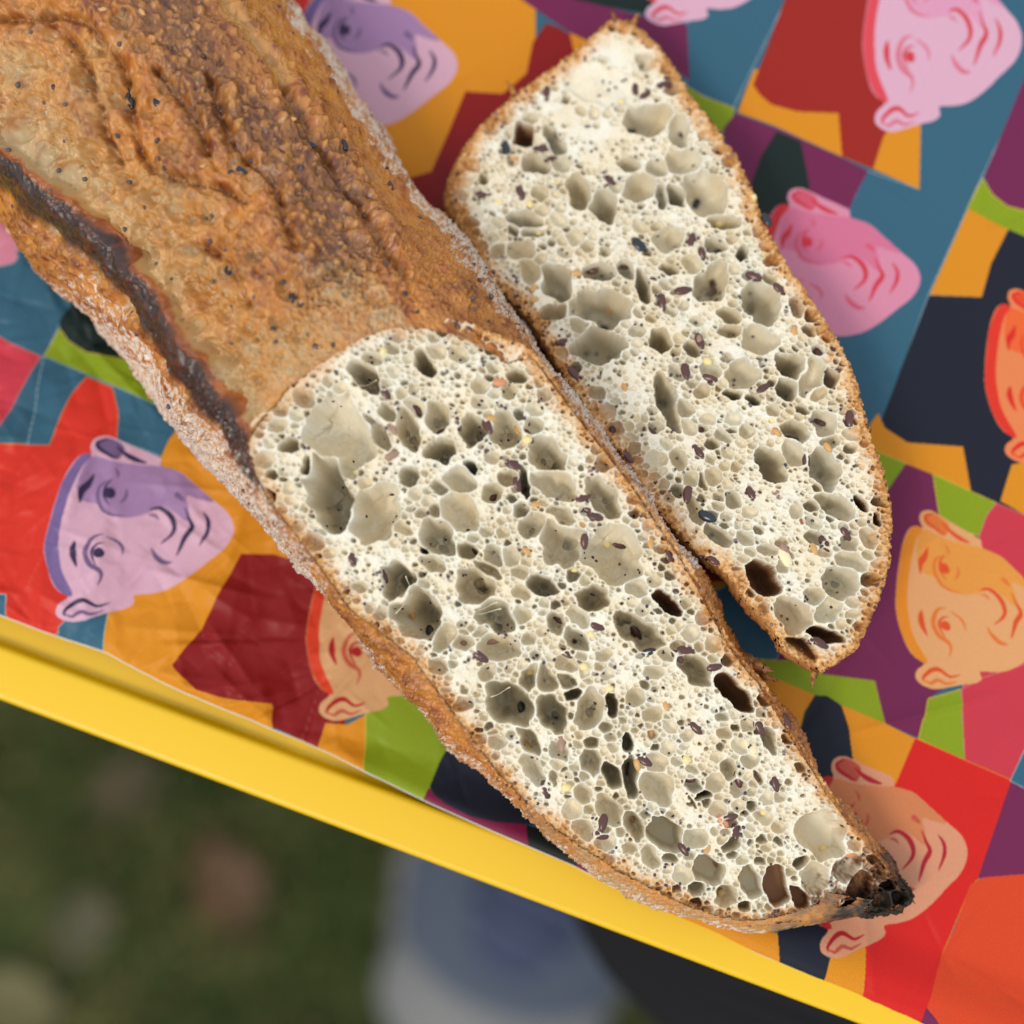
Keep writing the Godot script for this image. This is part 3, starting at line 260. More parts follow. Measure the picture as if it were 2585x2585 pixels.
func tag(o: Node, label: String, category := "", kind := "", group := "") -> void:
	if label: o.set_meta("label", label)
	if category: o.set_meta("category", category)
	if kind: o.set_meta("kind", kind)
	if group: o.set_meta("group", group)

func put(called: String, mesh: Mesh, mat: Material, parent: Node) -> MeshInstance3D:
	var m := MeshInstance3D.new()
	m.name = called
	m.mesh = mesh
	m.material_override = mat
	parent.add_child(m, true)
	return m

func mesh_of(v: PackedVector3Array, n: PackedVector3Array, idx: PackedInt32Array, c := PackedColorArray(), uv := PackedVector2Array(), uv2 := PackedVector2Array()) -> ArrayMesh:
	var a := []
	a.resize(Mesh.ARRAY_MAX)
	a[Mesh.ARRAY_VERTEX] = v
	a[Mesh.ARRAY_NORMAL] = n
	a[Mesh.ARRAY_INDEX] = idx
	if c.size(): a[Mesh.ARRAY_COLOR] = c
	if uv.size(): a[Mesh.ARRAY_TEX_UV] = uv
	if uv2.size(): a[Mesh.ARRAY_TEX_UV2] = uv2
	var m := ArrayMesh.new()
	m.add_surface_from_arrays(Mesh.PRIMITIVE_TRIANGLES, a)
	return m

func noise(freq: float, s: int, octaves := 1, type := FastNoiseLite.TYPE_SIMPLEX_SMOOTH) -> FastNoiseLite:
	var n := FastNoiseLite.new()
	n.noise_type = type
	n.seed = s
	n.frequency = freq
	n.fractal_type = FastNoiseLite.FRACTAL_FBM if octaves > 1 else FastNoiseLite.FRACTAL_NONE
	n.fractal_octaves = octaves
	return n

func vc_mat(rough: float, spec := 0.5) -> StandardMaterial3D:
	var m := StandardMaterial3D.new()
	m.vertex_color_use_as_albedo = true
	m.roughness = rough
	m.metallic_specular = spec
	return m

func plain_mat(c: Color, rough: float, spec := 0.5) -> StandardMaterial3D:
	var m := StandardMaterial3D.new()
	m.albedo_color = c
	m.roughness = rough
	m.metallic_specular = spec
	return m

func tab_at(t: PackedFloat32Array, first: float, step: float, x: float) -> float:
	var f := clampf((x - first) / step, 0.0, t.size() - 1.001)
	var i := int(f)
	return lerpf(t[i], t[i + 1], f - i)

# distances to a set of lines, or signed ones to a closed outline, on a coarse grid (millimetres)
class Field:
	var u0 := 0.0
	var v0 := 0.0
	var step := 1.0
	var nu := 0
	var nv := 0
	var d := PackedFloat32Array()
	func setup(a: float, b: float, c: float, e: float, s: float) -> void:
		u0 = a
		v0 = c
		step = s
		nu = int((b - a) / s) + 2
		nv = int((e - c) / s) + 2
		d.resize(nu * nv)
		d.fill(1000.0)
	func lines(p: PackedVector2Array, closed := false) -> void:
		var n := p.size()
		for i in nu:
			for j in nv:
				var q := Vector2(u0 + i * step, v0 + j * step)
				var best := 1e9
				var inside := false
				for k in (n if closed else n - 1):
					var a := p[k]
					var b := p[(k + 1) % n]
					var ab := b - a
					var t := clampf((q - a).dot(ab) / maxf(ab.length_squared(), 1e-6), 0.0, 1.0)
					best = minf(best, (q - a - ab * t).length_squared())
					if closed and (a.y > q.y) != (b.y > q.y) and q.x < a.x + (q.y - a.y) / (b.y - a.y) * ab.x:
						inside = not inside
				best = sqrt(best)
				var at := i * nv + j
				if closed: d[at] = best if inside else -best
				else: d[at] = minf(d[at], best)
	func at(u: float, v: float) -> float:
		var fu := clampf((u - u0) / step, 0.0, nu - 1.001)
		var fv := clampf((v - v0) / step, 0.0, nv - 1.001)
		var i := int(fu)
		var j := int(fv)
		fu -= i
		fv -= j
		var k := i * nv + j
		return lerpf(lerpf(d[k], d[k + 1], fv), lerpf(d[k + nv], d[k + nv + 1], fv), fu)

# the open crumb of a cut face: a dense skin, hollowed by the bubbles of the dough
class Crumb:
	var u0 := 0.0
	var v0 := 0.0
	var step := 0.17
	var nu := 0
	var nv := 0
	var deep := PackedFloat32Array()
	var brown := PackedFloat32Array()
	var base := Vector3.ZERO
	var du := Vector2.ZERO
	var dv := Vector2.ZERO
	func depth_at(u: float, v: float) -> float:
		var i := clampi(int((u - u0) / step + 0.5), 0, nu - 1)
		var j := clampi(int((v - v0) / step + 0.5), 0, nv - 1)
		return deep[i * nv + j]
	func spot(u: float, v: float, up := 0.0) -> Vector3:
		var x := u * du.x + v * dv.x
		var z := u * du.y + v * dv.y
		return Vector3(x, base.x + base.y * u + base.z * v - depth_at(u, v) + up, z) * 0.001

func build_crumb(called: String, parent: Node, outline: PackedVector2Array, du: Vector2, dv: Vector2, base: Vector3, holes: Array, s: int, rim: float, mat: Material, char_from: float, wide_rim: Vector3, soft_below: float, lowest: float, calm: Vector3) -> Crumb:
	var rng := RandomNumberGenerator.new()
	rng.seed = s
	var c := Crumb.new()
	var lo := outline[0]
	var hi := outline[0]
	for p in outline:
		lo = lo.min(p)
		hi = hi.max(p)
	lo -= Vector2(1, 1)
	hi += Vector2(1, 1)
	c.u0 = lo.x
	c.v0 = lo.y
	c.base = base
	c.du = du
	c.dv = dv
	var st := c.step
	c.nu = int((hi.x - lo.x) / st) + 1
	c.nv = int((hi.y - lo.y) / st) + 1
	var nu := c.nu
	var nv := c.nv
	var inside := Field.new()
	inside.setup(lo.x, hi.x, lo.y, hi.y, 1.0)
	inside.lines(outline, true)
	var deep := PackedFloat32Array()
	deep.resize(nu * nv)
	var brown := PackedFloat32Array()
	brown.resize(nu * nv)
	var w1 := noise(0.17, s + 1)
	var w2 := noise(0.17, s + 2)
	var w3 := noise(0.6, s + 13)
	var sparse := noise(0.05, s + 14, 2)
	# every bubble: where, its radii, turn, kind; near[] and next[] hold the distances to the closest two, who[] the closest
	var near := PackedFloat32Array()
	near.resize(nu * nv)
	near.fill(9.0)
	var next := PackedFloat32Array()
	next.resize(nu * nv)
	next.fill(9.0)
	var who := PackedInt32Array()
	who.resize(nu * nv)
	who.fill(-1)
	var list := []
	var inner := []
	for h in holes:
		var held := false
		for g in holes:
			if g[2] * g[3] > h[2] * h[3] * 1.3:
				var q := Vector2(h[0] - g[0], h[1] - g[1]).rotated(-deg_to_rad(g[4]))
				if pow(q.x / g[2], 2) + pow(q.y / g[3], 2) < 0.62: held = true
		if held: inner.append([h[0], h[1], h[3] * 0.9, 0.9, deg_to_rad(h[4])])
		else: list.append([h[0], h[1], h[2], h[3], deg_to_rad(h[4]), int(h[5]), 1.0])
	for k in 26000:
		var r := 0.42
		if k < 1500: r = rng.randf_range(1.3, 2.6)
		elif k < 6000: r = rng.randf_range(0.75, 1.4)
		else: r = rng.randf_range(0.34, 0.8)
		list.append([rng.randf_range(lo.x, hi.x), rng.randf_range(lo.y, hi.y), r, r * rng.randf_range(0.6, 1.0), rng.randf_range(0.3, 1.4), 1, 0.0])
	var bubbles := []
	for b in list:
		var bu: float = b[0]
		var bv: float = b[1]
		var ra: float = b[2]
		var rb: float = b[3]
		var rc := sqrt(ra * rb)
		if b[6] < 0.5:
			var ic := clampi(int((bu - lo.x) / st), 0, nu - 1)
			var jc := clampi(int((bv - lo.y) / st), 0, nv - 1)
			if near[ic * nv + jc] < rc * 0.86: continue
			if inside.at(bu, bv) < 0.9 + rc * 0.8: continue
			if rc > 0.45 and sparse.get_noise_2d(bu, bv) > 0.04: continue
			if Vector2(bu - calm.x, bv - calm.y).length() < calm.z and rng.randf() < 0.85: continue
		var id := bubbles.size()
		var kind: int = b[5]
		var sunk: float = [2.2, 3.2, 4.6, 4.6, 0.22][kind] * rc * rng.randf_range(0.9, 1.1)
		if b[6] < 0.5: sunk = rc * (rng.randf_range(1.3, 2.6) if rng.randf() < 0.82 else 4.5)
		elif kind == 0: sunk = minf(sunk, 14.0)
		if (kind == 2 or kind == 3) and b[6] > 0.5: sunk = maxf(sunk, 15.0)
		bubbles.append([rc, minf(sunk, 24.0), kind])
		var reach := maxf(ra, rb) * 1.35 + 1.2
		var ca := cos(b[4])
		var sa := sin(b[4])
		var amp := 0.26 * minf(ra, rb) if b[6] > 0.5 else 0.16 * rc
		for i in range(maxi(0, int((bu - reach - lo.x) / st)), mini(nu - 1, int((bu + reach - lo.x) / st) + 1) + 1):
			var u := lo.x + i * st
			for j in range(maxi(0, int((bv - reach - lo.y) / st)), mini(nv - 1, int((bv + reach - lo.y) / st) + 1) + 1):
				var v := lo.y + j * st
				var x := u - bu
				var y := v - bv
				if amp > 0.2:
					x += amp * w1.get_noise_2d(u, v)
					y += amp * w2.get_noise_2d(u, v)
				var xx := (x * ca + y * sa) / ra
				var yy := (-x * sa + y * ca) / rb
				var sd := (sqrt(xx * xx + yy * yy) - 1.0) * rc
				var at := i * nv + j
				if sd < near[at]:
					next[at] = near[at]
					near[at] = sd
					who[at] = id
				elif sd < next[at]: next[at] = sd
	# hollow them; where two nearly meet a thin shared wall is left standing
	for i in nu:
		for j in nv:
			var at := i * nv + j
			if who[at] < 0: continue
			var b: Array = bubbles[who[at]]
			var rc: float = b[0]
			var grow := minf(0.34, 0.12 + 0.12 * rc)
			var u := lo.x + i * st
			var v := lo.y + j * st
			var rag := 0.07 * w3.get_noise_2d(u, v)
			var wall := minf(0.27, 0.11 + 0.065 * rc)
			var e1 := grow - near[at]
			var e2 := (next[at] - near[at]) * 0.5 - wall
			var soft := 0.22 * minf(rc, 2.5)
			var blend := maxf(0.0, soft - absf(e1 - e2)) / soft
			var e := minf(e1, e2) - blend * blend * soft * 0.25 + rag
			if e > 0.0:
				var x := 1.0 - minf(1.0, e / (rc * 0.92))
				deep[at] = b[1] * sqrt(1.0 - x * x)
				if b[2] == 3: brown[at] = 1.0
			elif e > -0.5: deep[at] = -0.22 * minf(1.0, rc * 0.7) * (1.0 + e / 0.5)
	# deeper openings in the floors of the larger holes
	for h in holes:
		if int(h[5]) in [1, 2] and h[2] > 2.4:
			for q in (3 if h[2] > 4.5 else 2):
				var tt := deg_to_rad(h[4])
				var o := Vector2(rng.randf_range(0.2, 0.6), 0).rotated(rng.randf() * TAU) * Vector2(h[2], h[3])
				o = o.rotated(tt)
				inner.append([h[0] + o.x, h[1] + o.y, h[3] * rng.randf_range(0.18, 0.42), rng.randf_range(0.55, 0.95), tt])
	for h in inner:
		var r: float = h[2]
		var more := r * rng.randf_range(0.8, 2.2)
		var n := int(r * 1.3 / st) + 1
		var ic := int((h[0] - lo.x) / st)
		var jc := int((h[1] - lo.y) / st)
		for i in range(maxi(0, ic - n), mini(nu - 1, ic + n) + 1):
			for j in range(maxi(0, jc - n), mini(nv - 1, jc + n) + 1):
				var at := i * nv + j
				if deep[at] < 1.0: continue
				var q := Vector2(lo.x + i * st - h[0] + 0.3 * r * w1.get_noise_2d(i * 0.4, j * 0.4), lo.y + j * st - h[1]).rotated(-h[4]) / Vector2(r, r * h[3])
				if q.length_squared() < 1.0: deep[at] += more * pow(1.0 - q.length_squared(), 0.35)
	# the froth: thousands of tiny bubbles in every wall and floor
	var area := (hi.x - lo.x) * (hi.y - lo.y)
	var froth := PackedFloat32Array()
	froth.resize(nu * nv)
	for k in int(area * 0.8):
		var bu := rng.randf_range(lo.x, hi.x)
		var bv := rng.randf_range(lo.y, hi.y)
		var r: float = 0.2 + 0.4 * pow(rng.randf(), 2.0)
		var ic := clampi(int((bu - lo.x) / st), 0, nu - 1)
		var jc := clampi(int((bv - lo.y) / st), 0, nv - 1)
		var here := deep[ic * nv + jc]
		var strong := rng.randf_range(0.3, 0.9) if here < 0.25 else 0.2
		if here >= 0.25: r *= 2.2
		var n := int(r / st) + 1
		for i in range(maxi(0, ic - n), mini(nu - 1, ic + n) + 1):
			for j in range(maxi(0, jc - n), mini(nv - 1, jc + n) + 1):
				var q := (pow(lo.x + i * st - bu, 2) + pow(lo.y + j * st - bv, 2)) / (r * r)
				if q < 1.0: froth[i * nv + j] = maxf(froth[i * nv + j], strong * r * pow(1.0 - q, 0.4))
	# where bubbles crowd they share straight walls
	var cells := noise(0.62, s + 11, 1, FastNoiseLite.TYPE_CELLULAR)
	cells.cellular_return_type = FastNoiseLite.RETURN_DISTANCE2_SUB
	cells.cellular_jitter = 1.0
	var where := noise(0.07, s + 12, 2)
	for i in nu:
		for j in nv:
			var k := i * nv + j
			if deep[k] > 1.5:
				# the floor of a hole is itself a film over smaller ones
				deep[k] += 0.3 * smoothstep(-0.95, -0.5, cells.get_noise_2d((lo.x + i * st) * 0.55, (lo.y + j * st) * 0.55))
			if deep[k] + froth[k] < 0.3:
				var u := lo.x + i * st
				var v := lo.y + j * st
				var share := clampf(0.5 + 1.6 * where.get_noise_2d(u, v), 0.0, 1.0)
				froth[k] = maxf(froth[k], share * 0.2 * smoothstep(-0.9, -0.5, cells.get_noise_2d(u, v)))
			deep[k] += froth[k]
	# torn fibres, the limit that the crust sets, and the worn rim
	var fine := noise(1.1, s + 3, 2)
	var broad := noise(0.12, s + 4, 2)
	var edge_n := noise(0.6, s + 5, 2)
	var tint := noise(0.09, s + 6, 3)
	var grain := noise(0.9, s + 7)
	var y := PackedFloat32Array()
	y.resize(nu * nv)
	var ids := PackedInt32Array()
	ids.resize(nu * nv)
	ids.fill(-1)
	var cols := PackedColorArray()
	var count := 0
	var cream := lin(230, 223, 204)
	var cream2 := lin(226, 211, 180)
	var tan := lin(212, 160, 96)
	var toast := lin(152, 92, 46)
	var under := lin(150, 96, 42)
	var black := lin(46, 34, 27)
	for i in nu:
		var u := lo.x + i * st
		for j in nv:
			var v := lo.y + j * st
			var at := i * nv + j
			var d := inside.at(u, v)
			if d < -0.1: 
				continue
			var en := edge_n.get_noise_2d(u, v)
			var wr := rim + wide_rim.z * exp(-(pow(u - wide_rim.x, 2) + pow(v - wide_rim.y, 2)) / 90.0)
			var dd := d + en * (1.7 if u < soft_below else 0.8)
			if dd < 0.0: continue
			var dep := minf(deep[at], 0.25 + maxf(d - 0.5, 0.0) * 2.4)
			dep = lerpf(minf(dep, 0.15), dep, smoothstep(0.4, 2.6, d + en))
			dep += fine.get_noise_2d(u, v) * 0.07 + broad.get_noise_2d(u, v) * 0.5
			if dd < wr:
				var t := 1.0 - dd / wr
				dep += wr * 0.9 * (1.0 - sqrt(maxf(0.0, 1.0 - t * t))) + grain.get_noise_2d(u * 2.0, v * 2.0) * 0.5 * t
			deep[at] = dep
			y[at] = base.x + base.y * u + base.z * v - dep
			if y[at] < lowest: y[at] = lowest
			ids[at] = count
			count += 1
			var col := cream.lerp(cream2, clampf(0.45 + 0.9 * tint.get_noise_2d(u, v) + 0.25 * grain.get_noise_2d(u, v), 0.0, 1.0))
			# the baked margin, grainy where crumb turns to crust
			var mix := 1.0 - (dd - 0.35 * wr + 1.1 * grain.get_noise_2d(u, v) + 2.2 * tint.get_noise_2d(u * 2.0, v * 2.0)) / 4.6
			if u < soft_below: mix = minf(mix - 0.2, 0.42)
			if mix > 0.0:
				mix = minf(mix, 1.0)
				col = col.lerp(tan, minf(1.0, mix * 1.25))
				if mix > 0.74: col = col.lerp(toast, minf(1.0, (mix - 0.74) * 2.2 + 0.3 * grain.get_noise_2d(u + 9.0, v)))
			if brown[at] > 0.5 and dep > 3.0: col = col.lerp(under, 0.85)
			if u > char_from - 12.0:
				var b := (u - char_from + 7.0 * tint.get_noise_2d(u * 2.5, v * 2.5) + 3.0 * grain.get_noise_2d(u, v) + maxf(0.0, 3.0 - d) * 1.5) / 12.0
				if b > 0.0: col = col.lerp(toast, minf(1.0, b * 1.6)).lerp(black, clampf(b * 1.3 - 0.25, 0.0, 1.0))
			cols.append(col)
	c.deep = deep
	c.brown = brown
	var vs := PackedVector3Array()
	var ns := PackedVector3Array()
	vs.resize(count)
	ns.resize(count)
	var idx := PackedInt32Array()
	for i in nu:
		for j in nv:
			var at := i * nv + j
			var id := ids[at]
			if id < 0: continue
			var u := lo.x + i * st
			var v := lo.y + j * st
			vs[id] = Vector3(u * du.x + v * dv.x, y[at], u * du.y + v * dv.y) * 0.001
			var a := at + nv if i < nu - 1 and ids[at + nv] >= 0 else at
			var b := at - nv if i > 0 and ids[at - nv] >= 0 else at
			var e := at + 1 if j < nv - 1 and ids[at + 1] >= 0 else at
			var f := at - 1 if j > 0 and ids[at - 1] >= 0 else at
			var gu := (y[a] - y[b]) / (st * maxf(1.0, float(a - b) / nv))
			var gv := (y[e] - y[f]) / (st * maxf(1.0, float(e - f)))
			ns[id] = Vector3(-gu * du.x - gv * dv.x, 1.0, -gu * du.y - gv * dv.y).normalized()
			if i < nu - 1 and j < nv - 1:
				var p10 := ids[at + nv]
				var p01 := ids[at + 1]
				var p11 := ids[at + nv + 1]
				if p10 >= 0 and p01 >= 0:
					idx.append_array([id, p01, p10])
					if p11 >= 0: idx.append_array([p10, p01, p11])
				elif p11 >= 0 and p10 >= 0: idx.append_array([id, p11, p10])
				elif p11 >= 0 and p01 >= 0: idx.append_array([id, p01, p11])
	put(called, mesh_of(vs, ns, idx, cols), mat, parent)
	return c

# ---------------------------------------------------------------- seeds
func grain_mesh(l: float, w: float, h: float, taper: float, s: int) -> ArrayMesh:
	var v := PackedVector3Array()
	var n := PackedVector3Array()
	var idx := PackedInt32Array()
	var rough := noise(0.9, s)
	var rings := 9
	var sides := 10
	for i in rings + 1:
		var t := float(i) / rings
		var a := PI * t
		var x := -cos(a) * l * 0.5
		var r := sin(a) * (1.0 - taper * (t - 0.5))
		for k in sides:
			var b := TAU * k / sides
			var p := Vector3(x, sin(b) * r * h * 0.5, cos(b) * r * w * 0.5)
			p *= 1.0 + 0.10 * rough.get_noise_3d(p.x, p.y, p.z)
			v.append(p * 0.001)
			n.append(Vector3(p.x / (l * l), p.y / (h * h), p.z / (w * w)).normalized())
	for i in rings:
		for k in sides:
			var a := i * sides + k
			var b := i * sides + (k + 1) % sides
			idx.append_array([a, a + sides, b, b, a + sides, b + sides])
	# front faces must run clockwise
	var nn := (v[idx[1 + 30 * rings]] - v[idx[30 * rings]]).cross(v[idx[2 + 30 * rings]] - v[idx[30 * rings]])
	if nn.dot(n[idx[30 * rings]]) > 0.0:
		for k in range(0, idx.size(), 3):
			var q := idx[k + 1]
			idx[k + 1] = idx[k + 2]
			idx[k + 2] = q
	return mesh_of(v, n, idx)

var seed_mesh := {}
var seed_mat := {}
const SEED_NAME := {"f": "flax_seed", "k": "black_flax_seed", "l": "split_flax_seed", "g": "golden_flax_seed", "y": "millet_grain", "w": "sunflower_kernel", "o": "grain_kernel"}

func make_seed_kinds() -> void:
	seed_mesh = {"f": grain_mesh(3.7, 1.8, 1.0, 0.5, 1), "k": grain_mesh(4.0, 2.2, 1.3, 0.4, 2), "l": grain_mesh(3.4, 1.6, 1.0, 0.4, 3), "g": grain_mesh(2.9, 1.5, 1.0, 0.5, 4), "y": grain_mesh(2.2, 1.9, 1.6, 0.1, 5), "w": grain_mesh(5.2, 2.6, 1.4, 0.3, 6), "o": grain_mesh(3.8, 2.4, 1.6, 0.2, 7)}
	seed_mat = {"f": plain_mat(Color8(84, 50, 44), 0.26), "k": plain_mat(Color8(38, 40, 46), 0.22), "l": plain_mat(Color8(158, 122, 104), 0.45), "g": plain_mat(Color8(200, 152, 90), 0.4), "y": plain_mat(Color8(232, 212, 148), 0.5), "w": plain_mat(Color8(236, 220, 176), 0.5), "o": plain_mat(Color8(206, 140, 96), 0.45)}

func sow(c: Crumb, parent: Node, rows: Array, s: int, outline: PackedVector2Array) -> void:
	var rng := RandomNumberGenerator.new()
	rng.seed = s
	var all := rows.duplicate()
	var tries := 0
	while all.size() < rows.size() + 15 and tries < 4000:
		tries += 1
		var u := rng.randf_range(c.u0 + 6.0, c.u0 + c.nu * c.step - 6.0)
		var v := rng.randf_range(c.v0 + 5.0, c.v0 + c.nv * c.step - 5.0)
		var dd := c.depth_at(u, v)
		var ok := dd < 1.2
		for q in 6: ok = ok and Geometry2D.is_point_in_polygon(Vector2(u, v) + Vector2(4, 0).rotated(q * TAU / 6), outline)
		if ok: all.append([u, v, rng.randf_range(-40, 100), "ffffl"[rng.randi() % 5]])
	for r in all:
		var k: String = r[3]
		var lowest := 99.0
		for q in 5:
			lowest = minf(lowest, c.depth_at(r[0] + [0, 0.8, -0.8, 0, 0][q], r[1] + [0, 0, 0, 0.8, -0.8][q]))
		var o := put(SEED_NAME[k], seed_mesh[k], seed_mat[k], parent)
		var p := c.spot(r[0], r[1], -0.08)
		p.y = minf(p.y, (c.base.x + c.base.y * r[0] + c.base.z * r[1] - lowest) * 0.001)
		o.transform = Transform3D(Basis(Vector3.UP, deg_to_rad(-r[2])) * Basis.from_euler(Vector3(rng.randf_range(-0.4, 0.4), 0, rng.randf_range(-0.25, 0.25))), p)
		o.scale = Vector3.ONE * rng.randf_range(0.95, 1.25) * (1.0 if k in "fkl" else 0.9)

func poppy(c: Crumb, parent: Node, outline: PackedVector2Array, n: int, s: int) -> void:
	var rng := RandomNumberGenerator.new()
	rng.seed = s
	var spots := []
	var lo := outline[0]
	var hi := outline[0]
	for p in outline:
		lo = lo.min(p)
		hi = hi.max(p)
	while spots.size() < n:
		var q := Vector2(rng.randf_range(lo.x, hi.x), rng.randf_range(lo.y, hi.y))
		if not Geometry2D.is_point_in_polygon(q, outline): continue
		spots.append(q)
		if rng.randf() < 0.3: spots.append(q + Vector2(rng.randf_range(-1.4, 1.4), rng.randf_range(-1.4, 1.4)))
	var mm := MultiMesh.new()
	mm.transform_format = MultiMesh.TRANSFORM_3D
	mm.use_colors = true
	mm.mesh = grain_mesh(0.8, 0.68, 0.66, 0.2, 11)
	mm.instance_count = n
	for k in n:
		var g := rng.randf_range(0.7, 1.25)
		var t := Transform3D(Basis.from_euler(Vector3(rng.randf() * 6.0, rng.randf() * 6.0, 0)).scaled(Vector3.ONE * g), c.spot(spots[k].x, spots[k].y, 0.1))
		mm.set_instance_transform(k, t)
		var l := rng.randf()
		mm.set_instance_color(k, lin(56, 52, 66).lerp(lin(84, 58, 66), l) if rng.randf() < 0.85 else lin(120, 112, 118))
	var o := MultiMeshInstance3D.new()
	o.name = "poppy_seeds"
	o.multimesh = mm
	var m := vc_mat(0.45)
	o.material_override = m
	o.set_meta("kind", "stuff")
	parent.add_child(o, true)

func strand(c: Crumb, parent: Node, a: Vector2, b: Vector2, up: float, mat: Material) -> void:
	# a stretched thread of gluten across a bubble
	var p := c.spot(a.x, a.y)
	var q := c.spot(b.x, b.y)
	var top := (c.base.x + c.base.y * a.x + c.base.z * a.y) * 0.001 - up * 0.001
	p.y = top
	q.y = top - 0.0006
	var v := PackedVector3Array()
	var n := PackedVector3Array()
	var idx := PackedInt32Array()
	var along := (q - p).normalized()
	var side := along.cross(Vector3.UP).normalized()
	var upv := side.cross(along)
	for i in 9:
		var t := i / 8.0
		var o := p.lerp(q, t) - Vector3(0, sin(PI * t) * 0.0008, 0) + side * sin(t * 5.0) * 0.0002
		var r := 0.00006 + 0.00016 * pow(absf(t - 0.5) * 2.0, 3)
		for k in 6:
			var g := TAU * k / 6
			var d := side * cos(g) + upv * sin(g)
			v.append(o + d * r)
			n.append(d)
	for i in 8:
		for k in 6:
			var e := i * 6 + k
			var f := i * 6 + (k + 1) % 6
			idx.append_array([e, f, e + 6, f, f + 6, e + 6])
	var nn := (v[idx[1]] - v[idx[0]]).cross(v[idx[2]] - v[idx[0]])
	if nn.dot(n[idx[0]]) > 0.0:
		for k in range(0, idx.size(), 3):
			var w := idx[k + 1]
			idx[k + 1] = idx[k + 2]
			idx[k + 2] = w
	put("crumb_strand", mesh_of(v, n, idx), mat, parent)

# ---------------------------------------------------------------- loaf
func build_loaf(crumb_mat: Material, crust_mat: Material) -> void:
	var loaf := Node3D.new()
	loaf.name = "bread_loaf"
	tag(loaf, "long seeded sourdough loaf with floured golden crust and open slanted cut face", "bread")
	add_child(loaf)
	var du := LOAF_U
	var dv := LOAF_V
	var base := LOAF_PLANE
	var outline := PackedVector2Array(LOAF_FACE)
	var c := build_crumb("crumb", loaf, outline, du, dv, base, LOAF_HOLES, 21, 0.5, crumb_mat, CHAR_FROM, Vector3.ZERO, -34.0, 6.2, Vector3.ZERO)
	build_crust(loaf, du, dv, base, crust_mat)
	sow(c, loaf, LOAF_SEEDS, 5, outline)
	poppy(c, loaf, outline, 340, 6)
	var thread := plain_mat(Color8(222, 212, 186), 0.6)
	for t in LOAF_FLAKES: flake(loaf, Vector3(t[0], t[1], t[2]) * 0.001, t[3], t[4], int(t[5]), crust_mat)
	for t in LOAF_STRANDS: strand(c, loaf, Vector2(t[0], t[1]), Vector2(t[2], t[3]), t[4], thread)

